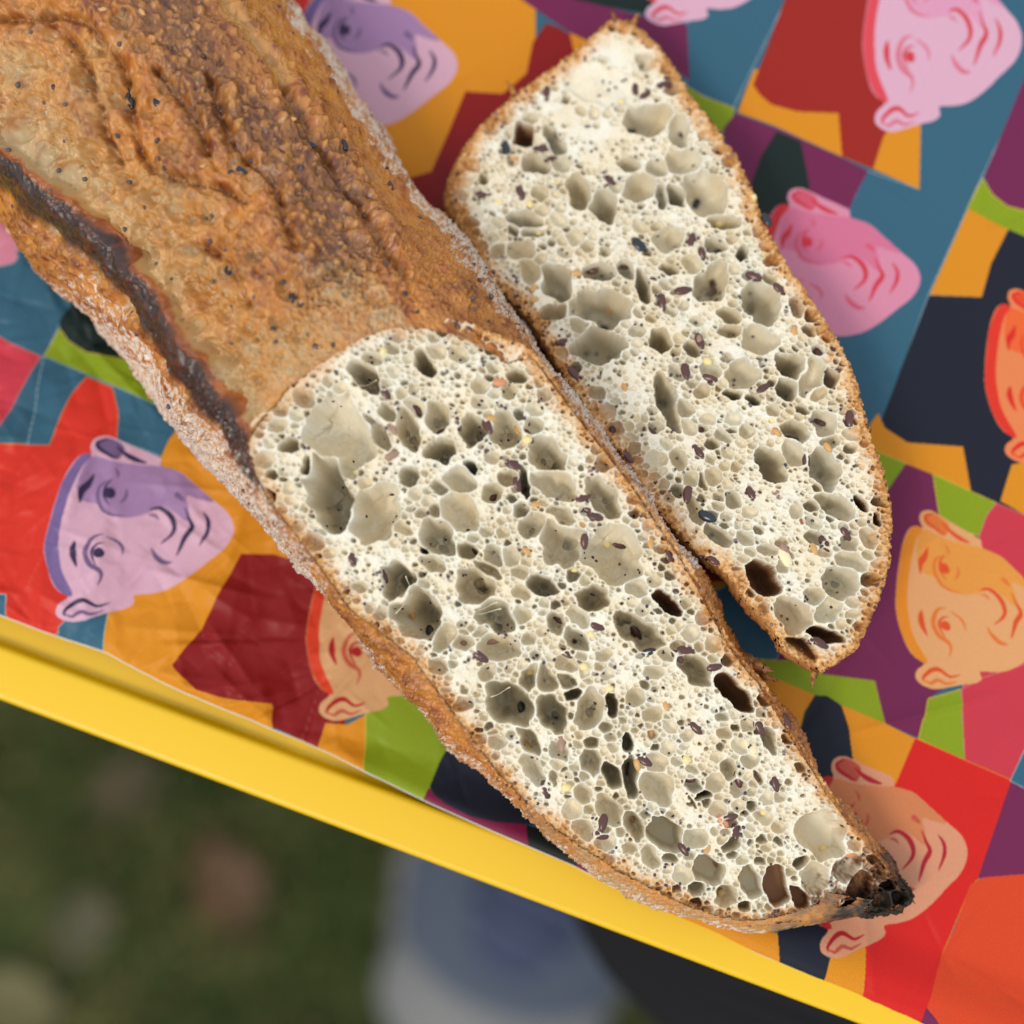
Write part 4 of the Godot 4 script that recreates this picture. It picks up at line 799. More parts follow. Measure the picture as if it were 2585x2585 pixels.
func build_crust(loaf: Node, du: Vector2, dv: Vector2, base: Vector3, mat: Material) -> void:
	var step := 0.36
	var u_first := -214.0
	var nu := int((LOAF_TIP - u_first) / step)
	var low := 10
	var arc := 430
	var nj := arc + 1 + low * 2
	var lift := noise(0.045, 31, 2)
	var n2 := noise(0.16, 32, 3)
	var n3 := noise(0.7, 33, 2)
	var n4 := noise(1.7, 34)
	var streak := noise(0.5, 35, 3)
	var flour_n := noise(0.55, 36, 3)
	var veins := noise(0.42, 37, 1, FastNoiseLite.TYPE_CELLULAR)
	veins.cellular_return_type = FastNoiseLite.RETURN_DISTANCE2_SUB
	veins.cellular_jitter = 1.0
	var tears := noise(0.2, 38, 1, FastNoiseLite.TYPE_CELLULAR)
	tears.cellular_return_type = FastNoiseLite.RETURN_DISTANCE2_SUB
	tears.cellular_jitter = 1.0
	var P := PackedVector3Array()
	P.resize(nu * nj)
	var V := PackedFloat32Array()
	V.resize(nu * nj)
	var skip := PackedByteArray()
	skip.resize(nu * nj)
	# the plain hull
	for i in nu:
		var u := u_first + i * step
		var L := tab_at(LOAF_LEFT, TAB_FIRST, TAB_STEP, u)
		var R := tab_at(LOAF_RIGHT, TAB_FIRST, TAB_STEP, u)
		var TL := tab_at(LOAF_TOP_LEFT, TAB_FIRST, TAB_STEP, u)
		var TR := tab_at(LOAF_TOP_RIGHT, TAB_FIRST, TAB_STEP, u)
		var h0 := tab_at(LOAF_WAIST, TAB_FIRST, TAB_STEP, u)
		var pl := tab_at(LOAF_POW_LEFT, TAB_FIRST, TAB_STEP, u)
		var pr := tab_at(LOAF_POW_RIGHT, TAB_FIRST, TAB_STEP, u)
		if u < u_first + 25.0:
			var k := sqrt(maxf(0.0, 1.0 - pow(1.0 - (u - u_first) / 25.0, 2)))
			var mid := (L + R) * 0.5
			L = lerpf(mid, L, k)
			R = lerpf(mid, R, k)
			TL = lerpf(h0 + 4.0, TL, k)
			TR = TL
		var cc := (L + R) * 0.5
		var w := maxf((R - L) * 0.5, 0.05)
		for j in nj:
			var v := 0.0
			var y := 0.0
			if j < low or j >= low + arc + 1:
				var k := float(low - j) / low if j < low else float(j - low - arc) / low
				y = h0 * (1.0 - k) + 0.6 * k
				v = cc + (-w if j < low else w) * (1.0 - 0.2 * k * k)
			else:
				# even steps over the back, finer ones down the flanks
				var t := -1.0 + 2.0 * (j - low) / arc
				var m := absf(t)
				var s := m * 0.86 / 0.66 if m < 0.66 else 1.0 - 0.14 * pow(1.0 - (m - 0.66) / 0.34, 2.6)
				var p := pl if t < 0.0 else pr
				v = cc + w * signf(t) * s
				y = h0 + ((TL if t < 0.0 else TR) - h0) * sqrt(maxf(0.0, 1.0 - pow(s, p)))
			var at := i * nj + j
			V[at] = v
			P[at] = Vector3(u, y, v)
			if u > -62.0 and y > base.x + base.y * u + base.z * v + 0.9: skip[at] = 1
	# what the dough did: blisters, torn places, the lifted ear, creases
	var F := {}
	for k in CRUST_LINES:
		var f := Field.new()
		f.setup(-222.0, 146.0, -66.0, 46.0, 1.25)
		for l in CRUST_LINES[k]: f.lines(PackedVector2Array(l))
		F[k] = f
	var D := PackedFloat32Array()
	D.resize(nu * nj)
	var B := PackedFloat32Array()
	B.resize(nu * nj)
	var rng := RandomNumberGenerator.new()
	rng.seed = 77
	var todo := []
	for k in 7500:
		todo.append([rng.randf_range(-200.0, 20.0), rng.randi_range(low + 20, low + arc - 20), 0.32 + 1.0 * pow(rng.randf(), 3.0), 1])
	for k in 900:
		todo.append([rng.randf_range(-200.0, -20.0), rng.randi_range(low + 20, low + arc - 20), 0.6 + 2.6 * pow(rng.randf(), 2.2), -1])
	for k in 70:
		var uu := rng.randf_range(-190.0, -40.0)
		todo.append([uu, -1, 0.6 + 3.4 * pow(rng.randf(), 2.0), -2, tab_at(EAR_LINE, TAB_FIRST, TAB_STEP, uu) + rng.randf_range(4.0, 15.0)])
	for k in 90: todo.append([rng.randf_range(-72.0, -44.0), -1, 0.4 + 1.3 * pow(rng.randf(), 2.0), -2, rng.randf_range(-40.0, 4.0)])
	for r in CRUST_PITS: todo.append([r[0], -1, r[2], -2, r[1]])
	for r in CRUST_BLISTERS: todo.append([r[0], -1, r[2], 1, r[1]])
	for b in todo:
		var ic := int((b[0] - u_first) / step)
		if ic < 2 or ic > nu - 3: continue
		var jc: int = b[1]
		if jc < 0:
			jc = low
			while jc < low + arc and V[ic * nj + jc] < b[4]: jc += 1
		var o := P[ic * nj + jc]
		var r: float = b[2]
		if b[3] == 1 and b.size() == 4 and (F["torn"].at(o.x, o.z) < 9.0 or F["dark"].at(o.x, o.z) > 11.0 and rng.randf() < 0.75): continue
		if b[3] == -1 and F["torn"].at(o.x, o.z) > 16.0: continue
		var ni := int(r / step) + 1
		var dj := maxf(0.05, (P[ic * nj + mini(jc + 1, nj - 1)] - P[ic * nj + jc - 1]).length() * 0.5)
		var nk := mini(60, int(r / dj) + 1)
		for i in range(maxi(0, ic - ni), mini(nu, ic + ni + 1)):
			for j in range(maxi(low, jc - nk), mini(nj - low, jc + nk + 1)):
				var at := i * nj + j
				var q := (P[at] - o).length_squared() / (r * r)
				if b[3] == 1:
					if q < 1.0:
						D[at] = maxf(D[at], 0.5 * r * sqrt(1.0 - q))
						B[at] = maxf(B[at], sqrt(1.0 - q))
				elif q < 1.7:
					if q < 1.0: D[at] -= (0.75 if b[3] == -1 else 0.75) * r * sqrt(1.0 - q) * (0.6 if D[at] < -0.4 else 1.0)
					elif b[3] == -2 and D[at] > -0.15: D[at] = maxf(D[at], 0.12 * r * (1.7 - q))
					B[at] = minf(B[at], -1.0 + absf(q - 1.0) * 0.6) if q > 0.75 else minf(B[at], -0.5)
	var C := PackedColorArray()
	C.resize(nu * nj)
	var golden := lin(212, 142, 62)
	var amber := lin(178, 96, 34)
	var rust := lin(116, 55, 26)
	var dark := lin(80, 46, 36)
	var burnt := lin(54, 37, 29)
	var pale := lin(214, 166, 98)
	var grey := lin(198, 180, 138)
	var flour := lin(232, 226, 216)
	var black := lin(44, 34, 28)
	for i in nu:
		var u := u_first + i * step
		var L := tab_at(LOAF_LEFT, TAB_FIRST, TAB_STEP, u)
		var R := tab_at(LOAF_RIGHT, TAB_FIRST, TAB_STEP, u)
		for j in nj:
			var k := i * nj + j
			if skip[k]: 
				C[k] = amber
				continue
			var p := P[k]
			var v := V[k]
			var a1 := lift.get_noise_3dv(p)
			var a2 := n2.get_noise_3dv(p)
			var a3 := n3.get_noise_3dv(p)
			var a4 := n4.get_noise_3dv(p)
			var f_dark: float = F["dark"].at(u, v)
			var f_torn: float = F["torn"].at(u, v)
			var f_slit: float = F["slit"].at(u, v)
			var f_crease: float = F["crease"].at(u, v)
			var f_bare: float = F["bare"].at(u, v)
			var st := streak.get_noise_2d(u * 0.16, v * 1.3 + p.y * 0.6) * (1.0 - 0.8 * smoothstep(-80.0, -64.0, u))
			var col := golden.lerp(amber, clampf(0.5 + a2 * 1.1 + st * 0.7, 0.0, 1.0)).lerp(rust, clampf(0.25 + a1 * 0.9 + a2 * 0.9 + a3 * 0.45, 0.0, 0.9))
			var kd := clampf(1.35 - (f_dark + a2 * 7.0 + a3 * 2.5) / 9.0, 0.0, 1.0)
			col = col.lerp(dark, kd * 0.85)
			var kt := clampf(1.3 - (f_torn + a2 * 5.0 + a3 * 1.5) / 7.0, 0.0, 1.0)
			col = col.lerp(pale, kt * 0.38)
			var kb := clampf(1.4 - (f_bare + a2 * 3.0) / 3.6, 0.0, 1.0)
			col = col.lerp(grey, kb * 0.85)
			# near the knife's edge on the left the skin tore thin
			if u > -74.0 and v < 6.0:
				var kg := clampf((u + 66.0 + a2 * 9.0 + a3 * 3.0) / 10.0, 0.0, 1.0) * smoothstep(-44.0, -36.0, v)
				col = col.lerp(pale.lerp(grey, clampf(0.5 + a2, 0.0, 1.0)), kg * clampf(0.45 + a3 * 0.7 + a2 * 0.6, 0.0, 0.8))
			var ks := clampf(1.4 - (f_slit + a2 * 1.5) / 2.0, 0.0, 1.0)
			col = col.lerp(pale, ks * 0.8)
			# blisters thin the skin to gold; the rims of torn bubbles brown first
			if B[k] > 0.0: col = col.lerp(golden.lerp(pale, clampf(0.25 + a3 * 0.7 + a2 * 0.5, 0.0, 0.8)), B[k] * clampf(0.55 + a2 * 0.6, 0.2, 0.85))
			elif B[k] < -0.6: col = col.lerp(golden.lerp(pale, 0.3), (-B[k] - 0.5) * 0.9)
			elif B[k] < 0.0: col = col.lerp(grey, 0.3 + 0.45 * maxf(kt, 1.0 - smoothstep(10.0, 18.0, v - tab_at(EAR_LINE, TAB_FIRST, TAB_STEP, u))))
			var kc := clampf(1.0 - (f_crease + a3 * 0.5) / 1.5, 0.0, 1.0)
			col = col.lerp(rust.lerp(dark, 0.5), kc * 0.8)
			# the skin is drawn into a net of fine veins
			var wx := Vector3(p.x * 0.75 + a2 * 2.0, p.y, v + a3 * 0.8)
			var vein := 1.0 - smoothstep(-0.93, -0.55, veins.get_noise_3dv(wx))
			var tear := 1.0 - smoothstep(-0.95, -0.72, tears.get_noise_3dv(wx))
			col = col.lerp(golden.lerp(pale, 0.2 + 0.4 * kt), vein * (0.42 + 0.25 * kt) * (1.0 - 0.5 * kd))
			col = col.lerp(grey, (1.0 - tear) * kt * 0.35 * clampf(0.5 + a1 + a2, 0.0, 1.0))
			# the ear: a flap that rose over the cut, its lip charred
			var se := v - tab_at(EAR_LINE, TAB_FIRST, TAB_STEP, u)
			var ear_on := 1.0 - smoothstep(-32.0, -20.0, u)
			var wob := a1 * 1.0 + a2 * 0.7
			var ke := smoothstep(-6.2, -4.0, se + wob * 0.7) * (1.0 - smoothstep(0.4, 1.6, se + wob * 0.7 + a3 * 0.4)) * ear_on
			var kr := smoothstep(-0.4, 0.8, se + wob * 0.7) * (1.0 - smoothstep(2.2, 3.0, se + wob * 0.6)) * ear_on
			var kw := smoothstep(2.4, 3.2, se + wob * 0.6) * (1.0 - smoothstep(5.0, 9.0, se + a2 * 4.0)) * ear_on
			col = col.lerp(pale.lerp(grey, clampf(0.5 + a1, 0.0, 1.0)), kw * 0.7)
			col = col.lerp(amber.lerp(rust, clampf(0.4 + a2 + a3 * 0.4, 0.0, 1.0)), kr * 0.9).lerp(burnt.lerp(rust, clampf(a2 * 0.5 + a3 * 0.6 + 0.08, 0.0, 0.6)), ke)
			var d := D[k] * (1.0 - ke)
			var ear_up := ear_on * (3.0 * smoothstep(-7.0, -0.6, se) * (1.0 - smoothstep(1.6, 4.4, se)) - 0.8 * smoothstep(2.4, 4.6, se) * (1.0 - smoothstep(5.0, 13.0, se)))
			d += (-2.8 * exp(-pow(f_crease / 1.0, 2)) + 1.3 * exp(-pow((f_crease - 3.4) / 2.2, 2))) * clampf(0.75 + a2, 0.0, 1.0)
			d -= 0.9 * exp(-pow(f_torn / 7.0, 2)) + 2.2 * exp(-pow(f_bare / 3.5, 2)) + 1.6 * exp(-pow(f_slit / 1.6, 2))
			d += a1 * 2.1 + (a2 * 0.9 + a3 * 0.36) * (1.0 - 0.7 * ke) + a4 * 0.10 + st * 0.25
			d += vein * 0.34 * (1.0 - 0.6 * kd) + tear * kt * 0.9 * (1.0 - kr)
			# flour, left where the dough lay in its basket
			var fr := R - v
			var side_r := 1.0 - smoothstep(2.2, 5.0, fr + a2 * 3.0) if u < 40.0 else 0.1 * (1.0 - smoothstep(0.5, 3.0, fr))
			var fl := v - L
			var side_l := (1.0 - smoothstep(4.0, 9.5, fl + a2 * 3.0)) * smoothstep(-118.0, -78.0, u) * (1.0 - smoothstep(-30.0, 0.0, u)) + 0.55 * (1.0 - smoothstep(0.6, 2.4, fl))
			if j < low or j > nj - low: side_l = maxf(side_l, 0.3)
			var kf := clampf(maxf(side_r * 0.72, side_l * 0.85), 0.0, 1.0)
			if kf > 0.02:
				var fn := flour_n.get_noise_3dv(p) * 1.15 + a4 * 0.5 + st * 0.4
				col = col.lerp(flour, clampf((fn + kf * 1.0 - 0.40) * 2.0, 0.0, 0.78) * smoothstep(0.0, 0.2, kf))
			# grease-dark specks and seeds baked flat into the skin
			if a4 > 0.62 and a3 > 0.1: col = col.lerp(dark, 0.5)
			if u > CHAR_FROM - 10.0:
				var b := (u - CHAR_FROM + a2 * 7.0 + a3 * 3.0) / 11.0
				if b > 0.0: col = col.lerp(black, minf(1.0, b))
			C[k] = col * CRUST_TONE
			var n := Vector3(0, p.y - 14.0, (v - (L + R) * 0.5) * 0.9)
			n = n.normalized() if n.length() > 0.1 else Vector3.UP
			if j < low: n = Vector3(0, 0, -1)
			elif j >= low + arc + 1: n = Vector3(0, 0, 1)
			if u > -64.0: # next to the cut the skin keeps to the cut's edge
				var gap := base.x + base.y * u + base.z * v - p.y
				d = d * (clampf(gap / 2.5 + 0.4, 0.0, 1.0) if gap > 0.0 else 0.4) + a3 * 0.45 + a4 * 0.25
				ear_up *= clampf(gap / 6.0, 0.0, 1.0)
			var near := clampf((LOAF_TIP - u) / 12.0, 0.1, 1.0)
			P[k] = p + n * d * near + Vector3(0, ear_up * near, 0)
	var ids := PackedInt32Array()
	ids.resize(nu * nj)
	ids.fill(-1)
	var vs := PackedVector3Array()
	var ns := PackedVector3Array()
	var cs := PackedColorArray()
	var idx := PackedInt32Array()
	var rough_edge := noise(1.3, 41)
	for i in nu:
		for j in nj:
			var k := i * nj + j
			var q := P[k]
			if skip[k]:
				var any := false
				for o in [-1, 1]:
					if j + o >= 0 and j + o < nj and not skip[k + o]: any = true
					if i + o >= 0 and i + o < nu and not skip[k + o * nj]: any = true
					if i + o >= 0 and i + o < nu and j + o < nj and j + o >= 0 and not skip[k + o * nj + o]: any = true
				if not any: continue
				q.y = base.x + base.y * q.x + base.z * q.z + 0.1 + 0.35 * rough_edge.get_noise_2d(q.x, q.z)
				C[k] = C[k].lerp(golden, 0.4)
			ids[k] = vs.size()
			vs.append(Vector3(q.x * du.x + q.z * dv.x, q.y, q.x * du.y + q.z * dv.y) * 0.001)
			var a := P[mini(i + 1, nu - 1) * nj + j]
			var b := P[maxi(i - 1, 0) * nj + j]
			var e := P[i * nj + mini(j + 1, nj - 1)]
			var f := P[i * nj + maxi(j - 1, 0)]
			var n := (e - f).cross(a - b)
			if n.length_squared() < 1e-12: n = Vector3.UP
			n = n.normalized()
			ns.append(Vector3(n.x * du.x + n.z * dv.x, n.y, n.x * du.y + n.z * dv.y).normalized())
			cs.append(C[k])
	for i in nu - 1:
		for j in nj:
			var j2 := j + 1 if j < nj - 1 else 0
			var k := i * nj + j
			var k2 := i * nj + j2
			var a := ids[k]
			var b := ids[k + nj]
			var e := ids[k2]
			var f := ids[k2 + nj]
			if a >= 0 and b >= 0 and e >= 0: idx.append_array([a, e, b])
			if b >= 0 and e >= 0 and f >= 0: idx.append_array([b, e, f])
	put("crust", mesh_of(vs, ns, idx, cs), mat, loaf)
	# seeds that baked onto the crust
	for r in CRUST_SEEDS:
		var ic := int((r[0] - u_first) / step)
		var jc := low
		while jc < low + arc and V[ic * nj + jc] < r[1]: jc += 1
		var q := P[ic * nj + jc]
		var o := put(SEED_NAME[r[3]], seed_mesh[r[3]], seed_mat[r[3]], loaf)
		o.transform = Transform3D(Basis(Vector3.UP, deg_to_rad(-r[2])), Vector3(q.x * du.x + q.z * dv.x, q.y - 0.15, q.x * du.y + q.z * dv.y) * 0.001)
		o.scale = Vector3.ONE * 0.72
	var mm := MultiMesh.new()
	mm.transform_format = MultiMesh.TRANSFORM_3D
	mm.use_colors = true
	mm.mesh = grain_mesh(0.92, 0.78, 0.76, 0.2, 12)
	mm.instance_count = 150
	for k in 150:
		var ic := int((rng.randf_range(-190.0, -30.0) - u_first) / step)
		var jc := rng.randi_range(low + 60, low + arc - 20)
		while skip[ic * nj + jc]: jc = rng.randi_range(low + 60, low + arc - 20)
		var q := P[ic * nj + jc]
		var g := rng.randf_range(0.8, 1.7)
		mm.set_instance_transform(k, Transform3D(Basis.from_euler(Vector3(rng.randf() * 6, rng.randf() * 6, 0)).scaled(Vector3.ONE * g), Vector3(q.x * du.x + q.z * dv.x, q.y, q.x * du.y + q.z * dv.y) * 0.001))
		mm.set_instance_color(k, lin(52, 46, 50).lerp(lin(96, 84, 80), rng.randf()))
	var o2 := MultiMeshInstance3D.new()
	o2.name = "poppy_seeds"
	o2.multimesh = mm
	o2.material_override = vc_mat(0.4)
	o2.set_meta("kind", "stuff")
	loaf.add_child(o2, true)

func flake(parent: Node, at: Vector3, turn: float, long: float, s: int, mat: Material) -> void:
	# a torn splinter of crust, curled and with some thickness
	var rng := RandomNumberGenerator.new()
	rng.seed = s
	var v := PackedVector3Array()
	var c := PackedColorArray()
	var n := 9
	for i in n + 1:
		var t := float(i) / n
		var w := long * (0.30 * (1.0 - t * 0.85) + 0.05 * rng.randf_range(-1, 1))
		var x := long * t
		var y := long * 0.25 * sin(t * 2.2)
		for q in 4:
			v.append(Vector3(x + rng.randf_range(-0.1, 0.1) * long, y + [0.0, 0.4, 0.0, -0.5][q] + rng.randf_range(-0.15, 0.15), [-w, 0.0, w, 0.0][q]) * 0.001)
			c.append(lin(186, 128, 68).lerp(lin(110, 62, 34), rng.randf()))
	var st := SurfaceTool.new()
	st.begin(Mesh.PRIMITIVE_TRIANGLES)
	for i in n:
		for q in 4:
			var a := i * 4 + q
			var b := i * 4 + (q + 1) % 4
			for k in [a, b, a + 4, b, b + 4, a + 4]:
				st.set_color(c[k])
				st.add_vertex(v[k])
	st.generate_normals()
	var o := put("crust_flake", st.commit(), mat, parent)
	o.position = at
	o.rotation = Vector3(0.3, turn, 0.1)

# ---------------------------------------------------------------- slice
func build_slice(crumb_mat: Material, crust_mat: Material) -> void:
	var slice := Node3D.new()
	slice.name = "bread_slice"
	tag(slice, "thick cut end of the seeded loaf lying crumb side up on printed paper", "bread")
	add_child(slice)
	var outline := PackedVector2Array(SLICE_FACE)
	var c := build_crumb("crumb", slice, outline, SLICE_U, SLICE_V, SLICE_PLANE, SLICE_HOLES, 51, 1.5, crumb_mat, 500.0, SLICE_WIDE, -500.0, 1.6, SLICE_CALM)
	sow(c, slice, SLICE_SEEDS, 8, outline)
	poppy(c, slice, outline, 340, 9)
	for t in SLICE_FLAKES: flake(slice, Vector3(t[0], t[1], t[2]) * 0.001, t[3], t[4], int(t[5]), crust_mat)
	# the crust round it
	var pts := []
	var n := outline.size()
	for k in n:
		var a := outline[k]
		var b := outline[(k + 1) % n]
		var m := maxi(1, int(a.distance_to(b) / 0.5))
		for q in m: pts.append(a.lerp(b, float(q) / m))
	var mid := Vector2.ZERO
	for p in pts: mid += p
	mid /= pts.size()
	var np := pts.size()
	# round the corners off
	for pass_ in 4:
		var sm := []
		for k in np: sm.append((pts[(k + np - 2) % np] + pts[(k + np - 1) % np] + pts[k] * 2.0 + pts[(k + 1) % np] + pts[(k + 2) % np]) / 6.0)
		pts = sm
	var rows := 40
	var rough := noise(0.5, 61, 3)
	var big := noise(0.09, 62, 2)
	var fine := noise(1.6, 63)
	var P := PackedVector3Array()
	var C := PackedColorArray()
	var golden := lin(196, 138, 74)
	var rust := lin(138, 82, 42)
	var dark := lin(80, 50, 36)
	for k in np:
		var p: Vector2 = pts[k]
		var t: Vector2 = (pts[(k + 1) % np] - pts[(k + np - 1) % np]).normalized()
		var out := Vector2(t.y, -t.x)
		if out.dot(p - mid) < 0.0: out = -out
		var top := SLICE_PLANE.x + SLICE_PLANE.y * p.x + SLICE_PLANE.z * p.y
		for r in rows:
			var f := float(r) / (rows - 1)
			var y := lerpf(top - 1.4, 0.7, f)
			var bulge := 1.1 * sin(minf(f * 3.0, 1.0) * PI * 0.5) - 7.0 * pow(f, 2.2) - 0.5
			var q := Vector3(p.x + out.x * bulge, y, p.y + out.y * bulge)
			var a := rough.get_noise_3dv(q)
			var b := big.get_noise_3dv(q)
			var e := fine.get_noise_3dv(q)
			var push := a * 0.9 + e * 0.35 + b * 0.6
			q += Vector3(out.x, 0, out.y) * push
			P.append(q)
			C.append(golden.lerp(rust, clampf(0.35 + b * 0.9 + a * 0.8 + f * 0.3, 0.0, 1.0)).lerp(dark, clampf(a * 0.9 + e * 0.5 - 0.25, 0.0, 0.8)))
	var vs := PackedVector3Array()
	var ns := PackedVector3Array()
	var idx := PackedInt32Array()
	for k in np:
		for r in rows:
			var q := P[k * rows + r]
			vs.append(Vector3(q.x * SLICE_U.x + q.z * SLICE_V.x, q.y, q.x * SLICE_U.y + q.z * SLICE_V.y) * 0.001)
			var m := (P[((k + 1) % np) * rows + r] - P[((k + np - 1) % np) * rows + r]).cross(P[k * rows + mini(r + 1, rows - 1)] - P[k * rows + maxi(r - 1, 0)]).normalized()
			if m.dot(Vector3(q.x - mid.x, 0, q.z - mid.y)) < 0.0: m = -m
			ns.append(Vector3(m.x * SLICE_U.x + m.z * SLICE_V.x, m.y, m.x * SLICE_U.y + m.z * SLICE_V.y).normalized())
	for k in np:
		var k2 := (k + 1) % np
		for r in rows - 1:
			idx.append_array([k * rows + r, k2 * rows + r, k * rows + r + 1, k2 * rows + r, k2 * rows + r + 1, k * rows + r + 1])
	var mid3 := vs.size()
	vs.append(Vector3(mid.x * SLICE_U.x + mid.y * SLICE_V.x, 0.7, mid.x * SLICE_U.y + mid.y * SLICE_V.y) * 0.001)
	ns.append(Vector3.DOWN)
	C.append(rust)
	for k in np: idx.append_array([k * rows + rows - 1, ((k + 1) % np) * rows + rows - 1, mid3])
	var nn := (vs[idx[1]] - vs[idx[0]]).cross(vs[idx[2]] - vs[idx[0]])
	if nn.dot(ns[idx[0]]) > 0.0:
		for k in range(0, idx.size(), 3):
			var w := idx[k + 1]
			idx[k + 1] = idx[k + 2]
			idx[k + 2] = w
	put("crust", mesh_of(vs, ns, idx, C), crust_mat, slice)

# ---------------------------------------------------------------- paper
const PX := 2048
const PRINT := Rect2(-150.0, -152.0, 304.0, 304.0)
var page: Image

func fill(poly: PackedVector2Array, c: Color) -> void:
	# poly in millimetres on the sheet
	var p := PackedVector2Array()
	var lo := 1e9
	var hi := -1e9
	for q in poly:
		var t := (q - PRINT.position) / PRINT.size * PX
		p.append(t)
		lo = minf(lo, t.y)
		hi = maxf(hi, t.y)
	var n := p.size()
	for y in range(maxi(0, int(lo)), mini(PX, int(hi) + 2)):
		var yc := y + 0.5
		var xs := []
		for k in n:
			var a := p[k]
			var b := p[(k + 1) % n]
			if (a.y > yc) != (b.y > yc): xs.append(a.x + (yc - a.y) / (b.y - a.y) * (b.x - a.x))
		xs.sort()
		for k in range(0, xs.size() - 1, 2):
			var x0 := clampi(int(round(xs[k])), 0, PX)
			var x1 := clampi(int(round(xs[k + 1])), 0, PX)
			if x1 > x0: page.fill_rect(Rect2i(x0, y, x1 - x0, 1), c)

func smooth_poly(pts: Array, closed: bool) -> PackedVector2Array:
	var out := PackedVector2Array()
	var n := pts.size()
	for k in (n if closed else n - 1):
		var a: Vector2 = pts[(k + n - 1) % n] if closed or k > 0 else pts[0]
		var b: Vector2 = pts[k]
		var c: Vector2 = pts[(k + 1) % n]
		var d: Vector2 = pts[(k + 2) % n] if closed or k < n - 2 else pts[n - 1]
		for q in 5: out.append(b.cubic_interpolate(c, a, d, q / 5.0))
	if not closed: out.append(pts[n - 1])
	return out

func brush(pts: Array, wide: float, m: Transform2D, c: Color) -> void:
	# a stroke that swells in the middle, as a brush leaves it
	var l := smooth_poly(pts, false)
	var n := l.size()
	var left := PackedVector2Array()
	var right := []
	for k in n:
		var t := (l[mini(k + 1, n - 1)] - l[maxi(k - 1, 0)]).normalized()
		var w := wide * 0.5 * (0.12 + 0.88 * sin(PI * clampf(k / float(n - 1), 0.02, 0.98)))
		var s := Vector2(t.y, -t.x) * w
		left.append(m * (l[k] + s))
		right.append(m * (l[k] - s))
	right.reverse()
	left.append_array(PackedVector2Array(right))
	fill(left, c)

func patch(pts: Array, m: Transform2D, c: Color) -> void:
	var out := PackedVector2Array()
	for q in smooth_poly(pts, true): out.append(m * q)
	fill(out, c)

